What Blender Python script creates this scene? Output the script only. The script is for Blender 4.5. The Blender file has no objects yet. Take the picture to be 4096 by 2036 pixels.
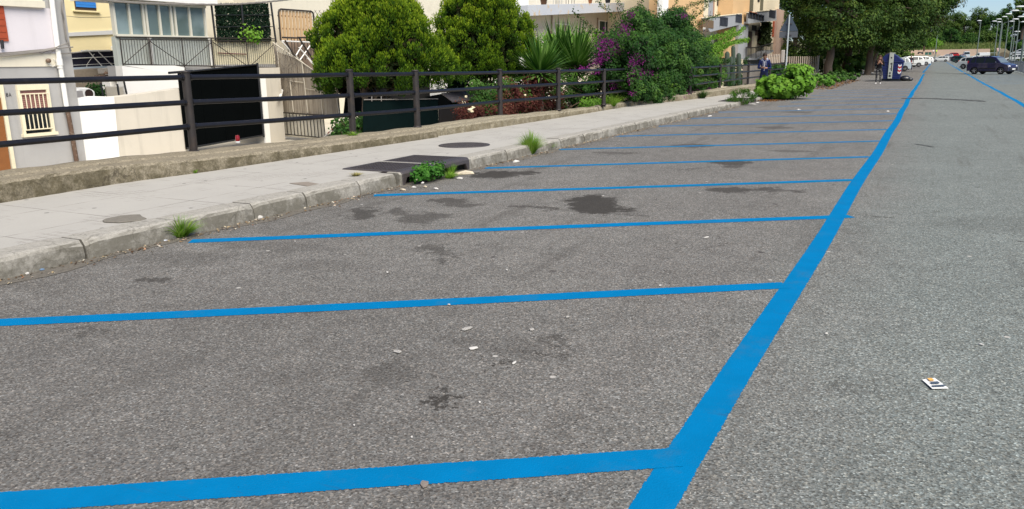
import bpy, bmesh, math, random
import numpy as np
from mathutils import Vector, Matrix
R=math.radians
random.seed(7); rng=np.random.default_rng(7)
S=bpy.context.scene; COL=S.collection
# ---------------------------------------------------------------- camera (photograph measured at 4096x2036)
CW,CH,CX,CY,FP,HC=4096,2036,2048,1018,3200.0,1.6
def _n(a): return a/np.linalg.norm(a)
_d=_n(np.array([(3740-CX)/FP,(225-CY)/FP,1.0]))
_up=np.cross(_d,_n(np.array([1,-0.0145,0.0]))); _up=_n(_up); _up=_up if _up[1]<0 else -_up
_r=_n(np.cross(_d,_up)); _r=_r if _r[0]>0 else -_r
E1=np.array([_r[0],_d[0],_up[0]]); E2=np.array([_r[1],_d[1],_up[1]]); E3=np.array([_r[2],_d[2],_up[2]])
CAM0=np.array([0,0,HC])
cd=bpy.data.cameras.new('camera'); cam=bpy.data.objects.new('camera',cd); COL.objects.link(cam)
cd.sensor_width=36; cd.lens=36*FP/CW; cd.clip_start=.05; cd.clip_end=6000
M=Matrix(((E1[0],-E2[0],-E3[0],0),(E1[1],-E2[1],-E3[1],0),(E1[2],-E2[2],-E3[2],HC),(0,0,0,1)))
cam.matrix_world=M; S.camera=cam
# ---------------------------------------------------------------- world, sun, exposure
SUN_EL,SUN_AZ=50,125           # azimuth clockwise from +Y: the light comes from behind the camera, on the right
W=bpy.data.worlds.new('World'); S.world=W; W.use_nodes=True
nt=W.node_tree; nt.nodes.clear()
sk=nt.nodes.new('ShaderNodeTexSky'); sk.sky_type='NISHITA'; sk.sun_disc=False
sk.sun_elevation=R(SUN_EL); sk.sun_rotation=R(SUN_AZ); sk.air_density=1.0; sk.dust_density=.3; sk.ozone_density=1.0; sk.altitude=0
bg=nt.nodes.new('ShaderNodeBackground'); bg.inputs[1].default_value=.054
wo=nt.nodes.new('ShaderNodeOutputWorld'); hs=nt.nodes.new('ShaderNodeHueSaturation'); hs.inputs['Saturation'].default_value=.95; nt.links.new(sk.outputs[0],hs.inputs['Color']); tn=nt.nodes.new('ShaderNodeMix'); tn.data_type='RGBA'; tn.blend_type='MULTIPLY'; tn.inputs[0].default_value=1; tn.inputs[7].default_value=(.82,.98,1.26,1); nt.links.new(hs.outputs[0],tn.inputs[6]); nt.links.new(tn.outputs[2],bg.inputs[0]); nt.links.new(bg.outputs[0],wo.inputs[0])
sl=bpy.data.lights.new('sun','SUN'); sl.energy=3.7; sl.angle=R(50); sl.color=(1,.925,.79)
sun=bpy.data.objects.new('sun',sl); COL.objects.link(sun)
sun.rotation_euler=Vector((-math.sin(R(SUN_AZ))*math.cos(R(SUN_EL)),-math.cos(R(SUN_AZ))*math.cos(R(SUN_EL)),-math.sin(R(SUN_EL)))).to_track_quat('-Z','Y').to_euler()
S.view_settings.view_transform='Standard'; S.view_settings.look='None'; S.view_settings.exposure=0.95; S.view_settings.gamma=1
# ---------------------------------------------------------------- unprojection: measured picture points to real places
def ray(u,v): return E1*((u-CX)/FP)+E2*((v-CY)/FP)+E3
def G(u,v,z=0.0):
    q=ray(u,v); t=(z-HC)/q[2]; return Vector((q[0]*t,q[1]*t,z))
def onx(u,v,x):
    q=ray(u,v); t=x/q[0]; return Vector((x,q[1]*t,HC+q[2]*t))
def ony(u,v,y):
    q=ray(u,v); t=y/q[1]; return Vector((q[0]*t,y,HC+q[2]*t))
class Pl:                                  # a vertical plane (a facade) through two ground points
    def __init__(s,a,b):
        s.a=np.array([a[0],a[1],0.]); t=np.array([b[0]-a[0],b[1]-a[1],0.]); s.t=t/np.linalg.norm(t)
        s.n=np.array([s.t[1],-s.t[0],0.])
        if (CAM0-s.a)@s.n<0: s.n=-s.n
    def pt(s,u,v,off=0.0):
        q=ray(u,v); p=s.a+s.n*off; t=((p-CAM0)@s.n)/(q@s.n); w=CAM0+q*t
        return Vector(w)
    def st(s,u,v,off=0.0):
        p=np.array(s.pt(u,v,off)); return float((p-s.a)@s.t),float(p[2])
    def w(s,k,z,off=0.0):
        p=s.a+s.t*k+s.n*off; return Vector((p[0],p[1],z))
def PX(x): return Pl((x,0),(x,10))
# ---------------------------------------------------------------- objects
WL={}
def tag(o,label=None,cat=None,group=None,kind=None):
    if label: o['label']=label
    if cat: o['category']=cat
    if group: o['group']=group
    if kind: o['kind']=kind
    return o
def thing(name,label,cat,loc,rz=0,group=None):
    o=bpy.data.objects.new(name,None); COL.objects.link(o); o.location=loc; o.rotation_euler=(0,0,rz); o.empty_display_size=.2
    WL[o.name]=Vector(loc); return tag(o,label,cat,group)
class MB:
    def __init__(s): s.v=[];s.f=[];s.sm=[];s.mi=[];s.m=0
    def add(s,vs,fs,sm=False):
        b=len(s.v); s.v+= [tuple(p) for p in vs]
        for f in fs: s.f.append([b+i for i in f]); s.sm.append(sm); s.mi.append(s.m)
        return s
    def prism(s,poly,vec,sm=False):
        n=len(poly); vec=Vector(vec); P=[Vector(p) for p in poly]
        s.add(P+[p+vec for p in P],[list(range(n)),list(range(2*n-1,n-1,-1))]+[[i,(i+n),((i+1)%n+n),(i+1)%n][::-1][::-1] for i in range(n)],sm); return s
    def box(s,c,d,rz=0,rot=None):
        m=rot or Matrix.Rotation(rz,3,'Z'); c=Vector(c); x,y,z=[q/2 for q in d]
        vs=[c+m@Vector(p) for p in ((-x,-y,-z),(x,-y,-z),(x,y,-z),(-x,y,-z),(-x,-y,z),(x,-y,z),(x,y,z),(-x,y,z))]
        return s.add(vs,[(0,3,2,1),(4,5,6,7),(0,1,5,4),(1,2,6,5),(2,3,7,6),(3,0,4,7)])
    def tube(s,pts,r,n=8,cap=True,flat=1.0):
        P=[Vector(p) for p in pts]; k=len(P); rr=r if isinstance(r,(list,tuple)) else [r]*k
        vs=[];ref=None
        for i,p in enumerate(P):
            t=(P[min(i+1,k-1)]-P[max(i-1,0)]).normalized()
            if ref is None:
                ref=Vector((0,0,1)) if abs(t.z)<.9 else Vector((1,0,0))
            a=t.cross(ref).normalized(); b=t.cross(a).normalized(); ref=-b if False else ref
            for j in range(n):
                g=2*math.pi*j/n; vs.append(p+a*math.cos(g)*rr[i]+b*math.sin(g)*rr[i]*flat)
        fs=[[i*n+j,i*n+(j+1)%n,(i+1)*n+(j+1)%n,(i+1)*n+j] for i in range(k-1) for j in range(n)]
        s.add(vs,fs,True)
        if cap: s.add(vs[:n],[list(range(n))]); s.add(vs[-n:],[list(range(n-1,-1,-1))])
        return s
    def lathe(s,prof,c,n=16,ax='Z',ar=1.0,sm=True):
        vs=[];c=Vector(c)
        for r,z in prof:
            for j in range(n):
                g=2*math.pi*j/n; q=(r*math.cos(g),r*math.sin(g)*ar,z)
                if ax=='Y': q=(q[0],q[2],q[1])
                if ax=='X': q=(q[2],q[0],q[1])
                vs.append(c+Vector(q))
        k=len(prof)
        fs=[[i*n+j,i*n+(j+1)%n,(i+1)*n+(j+1)%n,(i+1)*n+j] for i in range(k-1) for j in range(n)]
        fs+=[list(range(n)),[(k-1)*n+j for j in range(n-1,-1,-1)]]
        return s.add(vs,fs,sm)
    def ell(s,c,rad,n=12,m=8,rot=None,jit=0):
        c=Vector(c);vs=[]
        for i in range(m+1):
            a=math.pi*i/m
            for j in range(n):
                g=2*math.pi*j/n; k=1+random.uniform(-jit,jit)
                q=Vector((rad[0]*math.sin(a)*math.cos(g)*k,rad[1]*math.sin(a)*math.sin(g)*k,rad[2]*math.cos(a)*k))
                vs.append(c+(rot@q if rot else q))
        return s.add(vs,[[i*n+j,i*n+(j+1)%n,(i+1)*n+(j+1)%n,(i+1)*n+j] for i in range(m) for j in range(n)],True)
    def build(s,name,mat,parent=None,bevel=0,seg=2,fix=True):
        off=Vector((0,0,0))
        if parent is not None and parent.name in WL: off=WL[parent.name]
        me=bpy.data.meshes.new(name); me.from_pydata([tuple(Vector(p)-off) for p in s.v],[],s.f)
        mats=mat if isinstance(mat,(list,tuple)) else [mat]
        for m_ in mats: me.materials.append(m_)
        me.polygons.foreach_set('use_smooth',s.sm); me.polygons.foreach_set('material_index',s.mi)
        if fix:
            b=bmesh.new(); b.from_mesh(me); bmesh.ops.recalc_face_normals(b,faces=b.faces); b.to_mesh(me); b.free()
        me.update()
        o=bpy.data.objects.new(name,me); COL.objects.link(o)
        if parent is not None:
            o.parent=parent; WL[o.name]=off
        else: WL[o.name]=Vector((0,0,0))
        if bevel:
            md=o.modifiers.new('bevel','BEVEL'); md.width=bevel; md.segments=seg; md.limit_method='ANGLE'; md.angle_limit=R(35)
        return o
def quads(name,V,mat,parent=None,tint=None,sm=False):   # V (N,4,3) world coordinates
    N=len(V); off=np.array(WL[parent.name]) if parent is not None and parent.name in WL else np.zeros(3)
    me=bpy.data.meshes.new(name); me.vertices.add(N*4); me.loops.add(N*4); me.polygons.add(N)
    me.vertices.foreach_set('co',(V-off).astype(np.float32).ravel())
    me.loops.foreach_set('vertex_index',np.arange(N*4,dtype=np.int32))
    me.polygons.foreach_set('loop_start',np.arange(0,N*4,4,dtype=np.int32))
    try: me.polygons.foreach_set('loop_total',np.full(N,4,dtype=np.int32))
    except Exception: pass
    if tint is not None:
        a=me.attributes.new('tint','FLOAT','FACE'); a.data.foreach_set('value',tint.astype(np.float32))
    me.materials.append(mat); me.update(calc_edges=True)
    o=bpy.data.objects.new(name,me); COL.objects.link(o)
    if parent is not None: o.parent=parent; WL[o.name]=Vector(off)
    return o
def unit(a): return a/(np.linalg.norm(a,axis=-1,keepdims=True)+1e-9)
def leafquads(C,A,L,Wd,bend=.0):
    """leaf blades at C along A; width direction random round A"""
    N=len(C); A=unit(A); B=unit(np.cross(A,rng.normal(size=(N,3)))); L=np.broadcast_to(L,(N,))[:,None]; Wd=np.broadcast_to(Wd,(N,))[:,None]
    nn=np.cross(A,B)*bend*L
    return np.stack([C-A*L*.5,C+B*Wd*.5+nn,C+A*L*.5,C-B*Wd*.5+nn],1)
def leafflat(C,Nn,L,Wd):
    """leaf plates at C whose face normal is Nn"""
    N=len(C); Nn=unit(Nn); A=unit(np.cross(Nn,rng.normal(size=(N,3)))); B=np.cross(Nn,A); L=np.broadcast_to(L,(N,))[:,None]; Wd=np.broadcast_to(Wd,(N,))[:,None]
    return np.stack([C-A*L*.5,C+B*Wd*.5-A*L*.08+Nn*L*.08,C+A*L*.55-Nn*L*.15,C-B*Wd*.5-A*L*.08+Nn*L*.08],1)
def sph(N):
    return unit(rng.normal(size=(N,3)))
# ---------------------------------------------------------------- materials
class NT:
    def __init__(s,name):
        s.m=bpy.data.materials.new(name); s.m.use_nodes=True; s.t=s.m.node_tree; s.t.nodes.clear(); s.geo=None
        s.out=s.n('ShaderNodeOutputMaterial')
    def n(s,ty,**k):
        o=s.t.nodes.new(ty)
        for a,b in k.items(): setattr(o,a,b)
        return o
    def l(s,a,b): s.t.links.new(a,b)
    def pos(s):
        if not s.geo: s.geo=s.n('ShaderNodeNewGeometry')
        return s.geo.outputs['Position']
    def inp(s,sock,val):
        if hasattr(val,'is_output') or isinstance(val,bpy.types.NodeSocket): s.l(val,sock)
        else:
            sock.default_value=val
    def math(s,op,a,b=0.0,c=None,clamp=False):
        o=s.n('ShaderNodeMath',operation=op,use_clamp=clamp); s.inp(o.inputs[0],a); s.inp(o.inputs[1],b)
        if c is not None: s.inp(o.inputs[2],c)
        return o.outputs[0]
    def vmath(s,op,a,b=(0,0,0)):
        o=s.n('ShaderNodeVectorMath',operation=op); s.inp(o.inputs[0],a); s.inp(o.inputs[1],b); return o
    def noise(s,scale,det=4,rough=.6,vec=None,dist=0):
        o=s.n('ShaderNodeTexNoise'); s.inp(o.inputs['Vector'],vec or s.pos()); o.inputs['Scale'].default_value=scale; o.inputs['Detail'].default_value=det; o.inputs['Roughness'].default_value=rough; o.inputs['Distortion'].default_value=dist
        return o.outputs['Fac']
    def ramp(s,f,stops):
        o=s.n('ShaderNodeValToRGB'); s.l(f,o.inputs[0]); e=o.color_ramp.elements
        while len(e)<len(stops): e.new(.5)
        for i,(p,c) in enumerate(stops): e[i].position=p; e[i].color=(c if len(c)==4 else (*c,1)) if isinstance(c,(tuple,list)) else (c,c,c,1)
        return o.outputs[0]
    def step(s,f,a,b):
        o=s.n('ShaderNodeMapRange'); o.interpolation_type='SMOOTHSTEP'; s.l(f,o.inputs[0]); s.inp(o.inputs[1],a); s.inp(o.inputs[2],b); return o.outputs[0]
    def mix(s,f,a,b,mode='MIX'):
        o=s.n('ShaderNodeMix',data_type='RGBA',blend_type=mode); s.inp(o.inputs[0],f)
        for k,q in ((6,a),(7,b)):
            if isinstance(q,bpy.types.NodeSocket): s.l(q,o.inputs[k])
            else: o.inputs[k].default_value=(*q[:3],1)
        return o.outputs[2]
    def bsdf(s,col,rough=.8,metal=0,bump=None,bs=.3,bd=.01,spec=.5,alpha=None,trans=0,coat=0):
        p=s.n('ShaderNodeBsdfPrincipled'); s.inp(p.inputs['Base Color'],col if isinstance(col,bpy.types.NodeSocket) else (*col,1)); s.inp(p.inputs['Roughness'],rough); p.inputs['Metallic'].default_value=metal
        p.inputs['Specular IOR Level'].default_value=spec; p.inputs['Transmission Weight'].default_value=trans; p.inputs['Coat Weight'].default_value=coat
        if bump is not None:
            b=s.n('ShaderNodeBump'); b.inputs['Strength'].default_value=bs; b.inputs['Distance'].default_value=bd; s.l(bump,b.inputs['Height']); s.l(b.outputs[0],p.inputs['Normal'])
        if alpha is not None: s.inp(p.inputs['Alpha'],alpha)
        s.l(p.outputs[0],s.out.inputs[0]); return p
def mul(c,k): return tuple(min(1,x*k) for x in c)
MC={}
def mat(name,c,rough=.8,var=.25,scale=6,dirt=0,dcol=(.10,.085,.06),dscale=1.3,bump=0,bscale=60,metal=0,spec=.4,coat=0,c2=None):
    if name in MC: return MC[name]
    t=NT(name); f=t.noise(scale,6,.65); col=t.mix(f,mul(c,1-var),c2 or mul(c,1+var))
    if dirt:
        d=t.step(t.noise(dscale,8,.7),.5,.72); col=t.mix(t.math('MULTIPLY',d,dirt),col,dcol)
    b=t.noise(bscale,4,.7) if bump else None
    t.bsdf(col,rough,metal,b,bump,.01,spec,coat=coat); MC[name]=t.m; return t.m
def plaster(name,c,dirt=.35,dcol=(.16,.14,.11),streak=.3,var=.08):
    """painted render: blotches, vertical run-off streaks, fine grain"""
    if name in MC: return MC[name]
    t=NT(name); p=t.pos(); f=t.noise(2.2,6,.6); col=t.mix(f,mul(c,1-var),mul(c,1+var))
    sv=t.vmath('MULTIPLY',p,(5,5,.35)).outputs[0]; s1=t.step(t.noise(1,5,.65,sv),.5,.8); col=t.mix(t.math('MULTIPLY',s1,streak),col,mul(c,.55))
    d=t.step(t.noise(.9,9,.72),.55,.75); col=t.mix(t.math('MULTIPLY',d,dirt),col,dcol)
    t.bsdf(col,.9,0,t.noise(45,5,.7),.35,.01,.2); MC[name]=t.m; return t.m
def leafmat(name,stops,trans=.25,rough=.55,spec=.12):
    if name in MC: return MC[name]
    t=NT(name); a=t.n('ShaderNodeAttribute',attribute_name='tint'); col=t.ramp(a.outputs['Fac'],stops)
    col=t.mix(t.math('MULTIPLY',t.noise(3,3,.5),.35),col,mul(stops[0][1],.8))
    p=t.bsdf(col,rough,0,spec=spec); tr=t.n('ShaderNodeBsdfTranslucent'); t.l(col,tr.inputs[0])
    mx=t.n('ShaderNodeMixShader'); mx.inputs[0].default_value=trans; t.l(p.outputs[0],mx.inputs[1]); t.l(tr.outputs[0],mx.inputs[2]); t.l(mx.outputs[0],t.out.inputs[0])
    MC[name]=t.m; return t.m
# asphalt -----------------------------------------------------------------
STAINS=[(-3.40,8.62,.66,.34,1.95,.98),(-3.15,8.25,.40,.30,.3,.95),(-3.85,8.05,.42,.10,.0,.7),(-2.70,8.05,.25,.06,.1,.6),(-2.1,10.15,.36,.24,.1,.8),(-1.75,10.3,.22,.22,.1,.7),(-1.40,10.32,.20,.12,.05,.7),(-3.97,15.24,.45,.4,.1,.6),(-2.72,12.85,.36,.36,.2,.8),(-2.62,12.4,.18,.2,.2,.7),(-3.05,12.0,.45,.05,1.1,.5),
 (-5.60,10.3,.42,.48,.2,.95),(-5.30,10.6,.3,.3,.2,.9),(-5.45,6.95,.42,.18,2.2,.75),(-5.15,7.25,.30,.12,2.2,.6),(-4.72,7.05,.30,.34,.2,.6),(-5.0,8.05,.30,.24,.3,.7),(-4.7,7.85,.26,.18,.3,.65),(-2.42,3.25,.22,.2,.2,.36),(-3.76,5.8,.34,.13,-.5,.55),(-3.5,5.5,.16,.08,-.5,.5),(-5.25,4.05,.20,.08,.5,.75),(-2.1,3.85,.5,.2,.2,.22),(-1.85,4.1,.16,.07,.2,.6),
 (-2.0,3.05,.07,.05,.3,.95),(-1.93,3.62,.055,.04,0,.95),(-1.78,3.9,.06,.035,0,.95),(-4.6,3.0,.2,.06,.3,.5),(-4.2,6.45,.3,.05,.2,.8),(-5.2,5.3,.7,.25,.2,.25),(-4.9,13.6,.5,.2,.1,.5),(-2.1,14.9,.4,.2,.1,.5),(-.35,8.95,.14,.04,.0,.8),(-5.6,4.6,.6,.3,.4,.25),(1.2,3.4,.15,.08,.2,.3),(.9,9,1.1,.5,.3,.18),(-3.2,20,.5,.4,0,.5),(-3.6,26,.5,.5,0,.5),(-4.4,4.9,.5,.2,.4,.18),(-3.6,4.0,.3,.1,.6,.35),(-1.5,7.0,.12,.05,.3,.6)]
def asphalt():
    t=NT('asphalt'); p=t.pos(); xyz=t.n('ShaderNodeSeparateXYZ'); t.l(p,xyz.inputs[0])
    vo=t.n('ShaderNodeTexVoronoi'); t.l(p,vo.inputs['Vector']); vo.inputs['Scale'].default_value=118; vo.inputs['Randomness'].default_value=1
    sc=t.n('ShaderNodeSeparateColor'); t.l(vo.outputs['Color'],sc.inputs[0])
    st=t.ramp(sc.outputs[0],[(0,.07),(.25,.12),(.6,.16),(.82,.20),(.95,.26),(1,.38)])
    hue=t.ramp(sc.outputs[1],[(0,(1.0,.93,.86)),(.5,(1,1,1)),(1,(.93,.98,1.0))]); st=t.mix(1,st,hue,'MULTIPLY')
    gap=t.step(vo.outputs['Distance'],.9,.45) if False else None
    vb=t.n('ShaderNodeTexVoronoi'); t.l(p,vb.inputs['Vector']); vb.inputs['Scale'].default_value=52; sb=t.n('ShaderNodeSeparateColor'); t.l(vb.outputs['Color'],sb.inputs[0]); pick=t.math('MULTIPLY',t.step(sb.outputs[0],.90,.93),t.step(vb.outputs['Distance'],.42,.30)); st=t.mix(t.math('MULTIPLY',pick,.55),st,(.36,.34,.31)); pk2=t.math('MULTIPLY',t.step(sb.outputs[1],.90,.93),t.step(vb.outputs['Distance'],.45,.3)); st=t.mix(t.math('MULTIPLY',pk2,.6),st,(.035,.03,.028))
    big=t.noise(.35,6,.65); mid=t.noise(3.5,6,.7); fine=t.noise(30,3,.7)
    side=t.step(t.math('ADD',xyz.outputs[0],t.math('MULTIPLY',t.noise(.8,4,.6),.9)),-1.0,.8)
    tone=t.mix(side,(1.02,.985,.935),(.835,.92,.885))
    col=t.mix(1,st,tone,'MULTIPLY')
    k=t.math('ADD',t.math('MULTIPLY',big,.5),t.math('MULTIPLY',mid,.5)); k=t.math('ADD',k,.36)
    k=t.math('ADD',k,t.math('MULTIPLY',side,.24))
    col2=t.n('ShaderNodeVectorMath',operation='SCALE'); t.l(col,col2.inputs[0]); t.l(k,col2.inputs[3]); col=col2.outputs[0]
    # worn pale wheel tracks & dark grime toward the kerb
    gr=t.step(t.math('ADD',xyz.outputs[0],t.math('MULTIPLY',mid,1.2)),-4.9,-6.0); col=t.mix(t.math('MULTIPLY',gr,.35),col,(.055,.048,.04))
    mg=t.n('ShaderNodeMapping',vector_type='TEXTURE'); t.l(p,mg.inputs[0]); mg.inputs['Location'].default_value=(-3.6,1.6,0); mg.inputs['Scale'].default_value=(3.4,3.2,8); lg=t.vmath('LENGTH',mg.outputs[0]).outputs['Value']; lg=t.math('ADD',lg,t.math('MULTIPLY',t.math('SUBTRACT',mid,.5),.8)); col=t.mix(t.math('MULTIPLY',t.step(lg,1.15,.35),.22),col,(.055,.05,.048))  # broad near-left darkening: lens vignette painted into the asphalt colour
    # oil and wet stains
    nz=t.n('ShaderNodeTexNoise'); t.l(p,nz.inputs['Vector']); nz.inputs['Scale'].default_value=4.5; nz.inputs['Detail'].default_value=9; nz.inputs['Roughness'].default_value=.78
    dis=t.vmath('SCALE',t.vmath('SUBTRACT',nz.outputs['Color'],(.5,.5,.5)).outputs[0]); dis.inputs[3].default_value=1.0
    pd=t.vmath('ADD',p,dis.outputs[0]).outputs[0]; tot=None
    for (x,y,rx,ry,an,s) in STAINS:
        mp=t.n('ShaderNodeMapping',vector_type='TEXTURE'); t.l(pd,mp.inputs[0]); mp.inputs['Location'].default_value=(x,y,0); mp.inputs['Rotation'].default_value=(0,0,an); mp.inputs['Scale'].default_value=(rx,ry,8)
        ln=t.vmath('LENGTH',mp.outputs[0]).outputs['Value']; q=t.math('MULTIPLY',t.step(ln,1.0,.70),min(.88,s*.92)); tot=q if tot is None else t.math('MAXIMUM',tot,q)
    mot=t.math('MULTIPLY',t.step(t.noise(2.3,8,.8),.56,.72),.36); tot=t.math('MAXIMUM',tot,mot)
    col=t.mix(tot,col,(.030,.027,.024))
    # chewing gum and lime flecks
    v2=t.n('ShaderNodeTexVoronoi'); t.l(p,v2.inputs['Vector']); v2.inputs['Scale'].default_value=2.1
    fl=t.math('MULTIPLY',t.step(v2.outputs['Distance'],.045,.03),.8); col=t.mix(fl,col,(.42,.40,.37))
    v3=t.n('ShaderNodeTexVoronoi'); t.l(p,v3.inputs['Vector']); v3.inputs['Scale'].default_value=1.35
    fl=t.math('MULTIPLY',t.step(t.math('ADD',v3.outputs['Distance'],t.math('MULTIPLY',t.noise(25,2,.5),.05)),.075,.055),.7); col=t.mix(fl,col,(.035,.03,.03))
    vc=t.n('ShaderNodeTexVoronoi',feature='DISTANCE_TO_EDGE'); t.l(pd,vc.inputs['Vector']); vc.inputs['Scale'].default_value=.42
    cr=t.math('MULTIPLY',t.step(vc.outputs['Distance'],.0055,.0015),t.step(t.noise(.45,3,.5),.50,.60)); col=t.mix(t.math('MULTIPLY',cr,.6),col,(.035,.03,.027))
    sk_=t.vmath('MULTIPLY',p,(2.6,.22,1)).outputs[0]; ty=t.step(t.noise(1,5,.6,sk_),.56,.70); col=t.mix(t.math('MULTIPLY',ty,.34),col,(.06,.055,.05))
    t.bsdf(col,.95,0,vo.outputs['Distance'],.5,.004,.12); return t.m
def paint():
    t=NT('blue_line_paint'); p=t.pos(); uv=t.n('ShaderNodeUVMap'); sx=t.n('ShaderNodeSeparateXYZ'); t.l(uv.outputs[0],sx.inputs[0])
    c=t.mix(t.noise(4,5,.6),(.0,.112,.262),(.0,.162,.385))
    st=t.step(t.noise(55,3,.8),.68,.78); c=t.mix(t.math('MULTIPLY',st,.35),c,(.004,.07,.24))
    li=t.step(t.noise(90,2,.8),.70,.80); c=t.mix(t.math('MULTIPLY',li,.22),c,(.10,.33,.60)); dt=t.step(t.noise(2.2,6,.75),.52,.72); c=t.mix(t.math('MULTIPLY',dt,.5),c,(.03,.12,.22)); sf=t.step(t.noise(1,5,.7,t.vmath('MULTIPLY',p,(1.2,9,1)).outputs[0]),.60,.70); c=t.mix(t.math('MULTIPLY',sf,.35),c,(.02,.06,.12))
    v=t.n('ShaderNodeTexVoronoi'); t.l(p,v.inputs['Vector']); v.inputs['Scale'].default_value=118
    e=t.math('ABSOLUTE',sx.outputs[1]); jag=t.math('ADD',t.math('MULTIPLY',t.noise(60,5,.85),.22),t.math('MULTIPLY',t.noise(3,3,.6),.10))
    sep=t.n('ShaderNodeSeparateColor'); t.l(v.outputs['Color'],sep.inputs[0]); jag=t.math('ADD',jag,t.math('MULTIPLY',sep.outputs[0],.06))
    a=t.math('LESS_THAN',t.math('ADD',e,jag),1.12)
    hole=t.math('LESS_THAN',t.math('ADD',t.noise(11,7,.85),t.math('ADD',t.math('MULTIPLY',sep.outputs[1],.11),t.math('MULTIPLY',t.step(t.noise(1.1,3,.6),.5,.75),.12))),.76)
    a=t.math('MULTIPLY',a,hole)
    t.bsdf(c,.85,0,v.outputs['Distance'],.35,.003,.04,alpha=a); return t.m
def sidewalk_mat():
    t=NT('pavement_concrete'); p=t.pos(); c=t.mix(t.noise(1.1,7,.65),(.268,.256,.232),(.365,.350,.318)); c=t.mix(t.math('MULTIPLY',t.noise(35,3,.8),.35),c,(.47,.455,.43))
    br=t.n('ShaderNodeTexBrick'); mp=t.n('ShaderNodeMapping'); t.l(p,mp.inputs[0]); mp.inputs['Rotation'].default_value=(0,0,R(90)); t.l(mp.outputs[0],br.inputs[0])
    br.inputs['Scale'].default_value=1; br.inputs['Brick Width'].default_value=1.02; br.inputs['Row Height'].default_value=1.02; br.inputs['Mortar Size'].default_value=.007; br.offset=0
    b2=t.n('ShaderNodeTexBrick'); t.l(mp.outputs[0],b2.inputs[0]); b2.inputs['Scale'].default_value=1; b2.inputs['Brick Width'].default_value=.1; b2.inputs['Row Height'].default_value=.1; b2.inputs['Mortar Size'].default_value=.006; b2.offset=0
    worn=t.step(t.noise(1.7,4,.6),.48,.62)
    c=t.mix(t.math('MULTIPLY',t.math('MULTIPLY',b2.outputs['Fac'],worn),.6),c,(.14,.125,.11)); c=t.mix(t.math('MULTIPLY',t.math('MULTIPLY',br.outputs['Fac'],t.step(t.noise(2.6,3,.5),.35,.6)),.75),c,(.09,.08,.07))
    v=t.n('ShaderNodeTexVoronoi'); t.l(p,v.inputs['Vector']); v.inputs['Scale'].default_value=3.1; c=t.mix(t.math('MULTIPLY',t.step(v.outputs['Distance'],.09,.06),.85),c,(.10,.095,.09))
    d=t.step(t.noise(2.2,8,.75),.60,.76); c=t.mix(t.math('MULTIPLY',d,.35),c,(.17,.15,.125))
    t.bsdf(c,.9,0,t.noise(80,4,.8),.3,.004,.25); return t.m
def stone_mat(name,a,b,dk,crack=.8,side=True):
    t=NT(name); p=t.pos(); c=t.mix(t.noise(3,8,.7),a,b); hf=t.noise(26,6,.92); c=t.mix(t.math('MULTIPLY',t.step(hf,.51,.60),.6 if crack>.4 else .3),c,mul(b,1.4)); c=t.mix(t.math('MULTIPLY',t.step(hf,.49,.40),.6 if crack>.4 else .3),c,mul(a,.35))
    ge=t.geo; sn=t.n('ShaderNodeSeparateXYZ'); t.l(ge.outputs['Normal'],sn.inputs[0])
    ver=t.step(sn.outputs[2],.75,.35)   # moss and splash dirt live on the upright faces
    d=t.step(t.noise(2.6,9,.78),.36,.58)
    c=t.mix(t.math('MULTIPLY',t.math('MULTIPLY',d,ver),.75 if side else .4),c,dk)
    d2=t.step(t.noise(6,8,.8),.58,.7); c=t.mix(t.math('MULTIPLY',d2,.45),c,mul(dk,.8))
    if crack:
        v=t.n('ShaderNodeTexVoronoi',feature='DISTANCE_TO_EDGE'); w=t.vmath('ADD',p,t.vmath('SCALE',p).outputs[0]);
        nz=t.n('ShaderNodeTexNoise'); t.l(p,nz.inputs[0]); nz.inputs['Scale'].default_value=4; nz.inputs['Detail'].default_value=8; s_=t.vmath('SCALE',nz.outputs['Color']); s_.inputs[3].default_value=.6
        t.l(t.vmath('ADD',p,s_.outputs[0]).outputs[0],v.inputs['Vector']); v.inputs['Scale'].default_value=1.7
        cr=t.math('MULTIPLY',t.step(v.outputs['Distance'],.022,.004),t.step(t.noise(1.3,3,.5),.45,.6)); c=t.mix(t.math('MULTIPLY',cr,crack),c,(.03,.025,.02))
    t.bsdf(c,.93,0,t.noise(38,8,.8),1.0 if crack>.4 else .5,.012 if crack>.4 else .008,.15); return t.m
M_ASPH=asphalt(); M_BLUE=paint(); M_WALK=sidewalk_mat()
M_KERB=stone_mat('kerb_stone',(.25,.235,.205),(.34,.325,.295),(.085,.078,.06),crack=.3)
M_WALL=stone_mat('rubble_concrete',(.17,.147,.105),(.27,.235,.175),(.06,.05,.026),crack=.5)
M_WALL2=stone_mat('rubble_concrete_pale',(.20,.175,.125),(.28,.25,.19),(.12,.10,.06),crack=.5)
M_SOIL=mat('brown_soil',(.10,.075,.05),.95,.4,8,bump=.6)
M_YARD=plaster('yard_concrete',(.50,.46,.38),.3)
M_RAIL=mat('dark_rail_paint',(.006,.006,.009),.36,.5,14,dirt=.35,dcol=(.03,.026,.022),dscale=5,bump=.3,bscale=50,spec=.4)
M_POST=mat('brown_post_paint',(.024,.020,.019),.5,.5,10,dirt=.5,dcol=(.07,.045,.03),dscale=6,bump=.3,bscale=50,spec=.35)
M_IRON=mat('cast_iron',(.050,.042,.042),.45,.4,30,dirt=.5,dcol=(.09,.07,.05),bump=.6,bscale=120,spec=.6)
M_BLK=mat('black_metal',(.010,.011,.013),.5,.4,9,spec=.5)
M_WHITE=mat('white_paint',(.72,.71,.68),.6,.06,8,dirt=.25)
M_GLASSD=mat('dark_glass',(.012,.016,.02),.08,.2,2,spec=.9)
M_RUB=mat('tyre_rubber',(.015,.015,.016),.8,.2,20)
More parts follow.
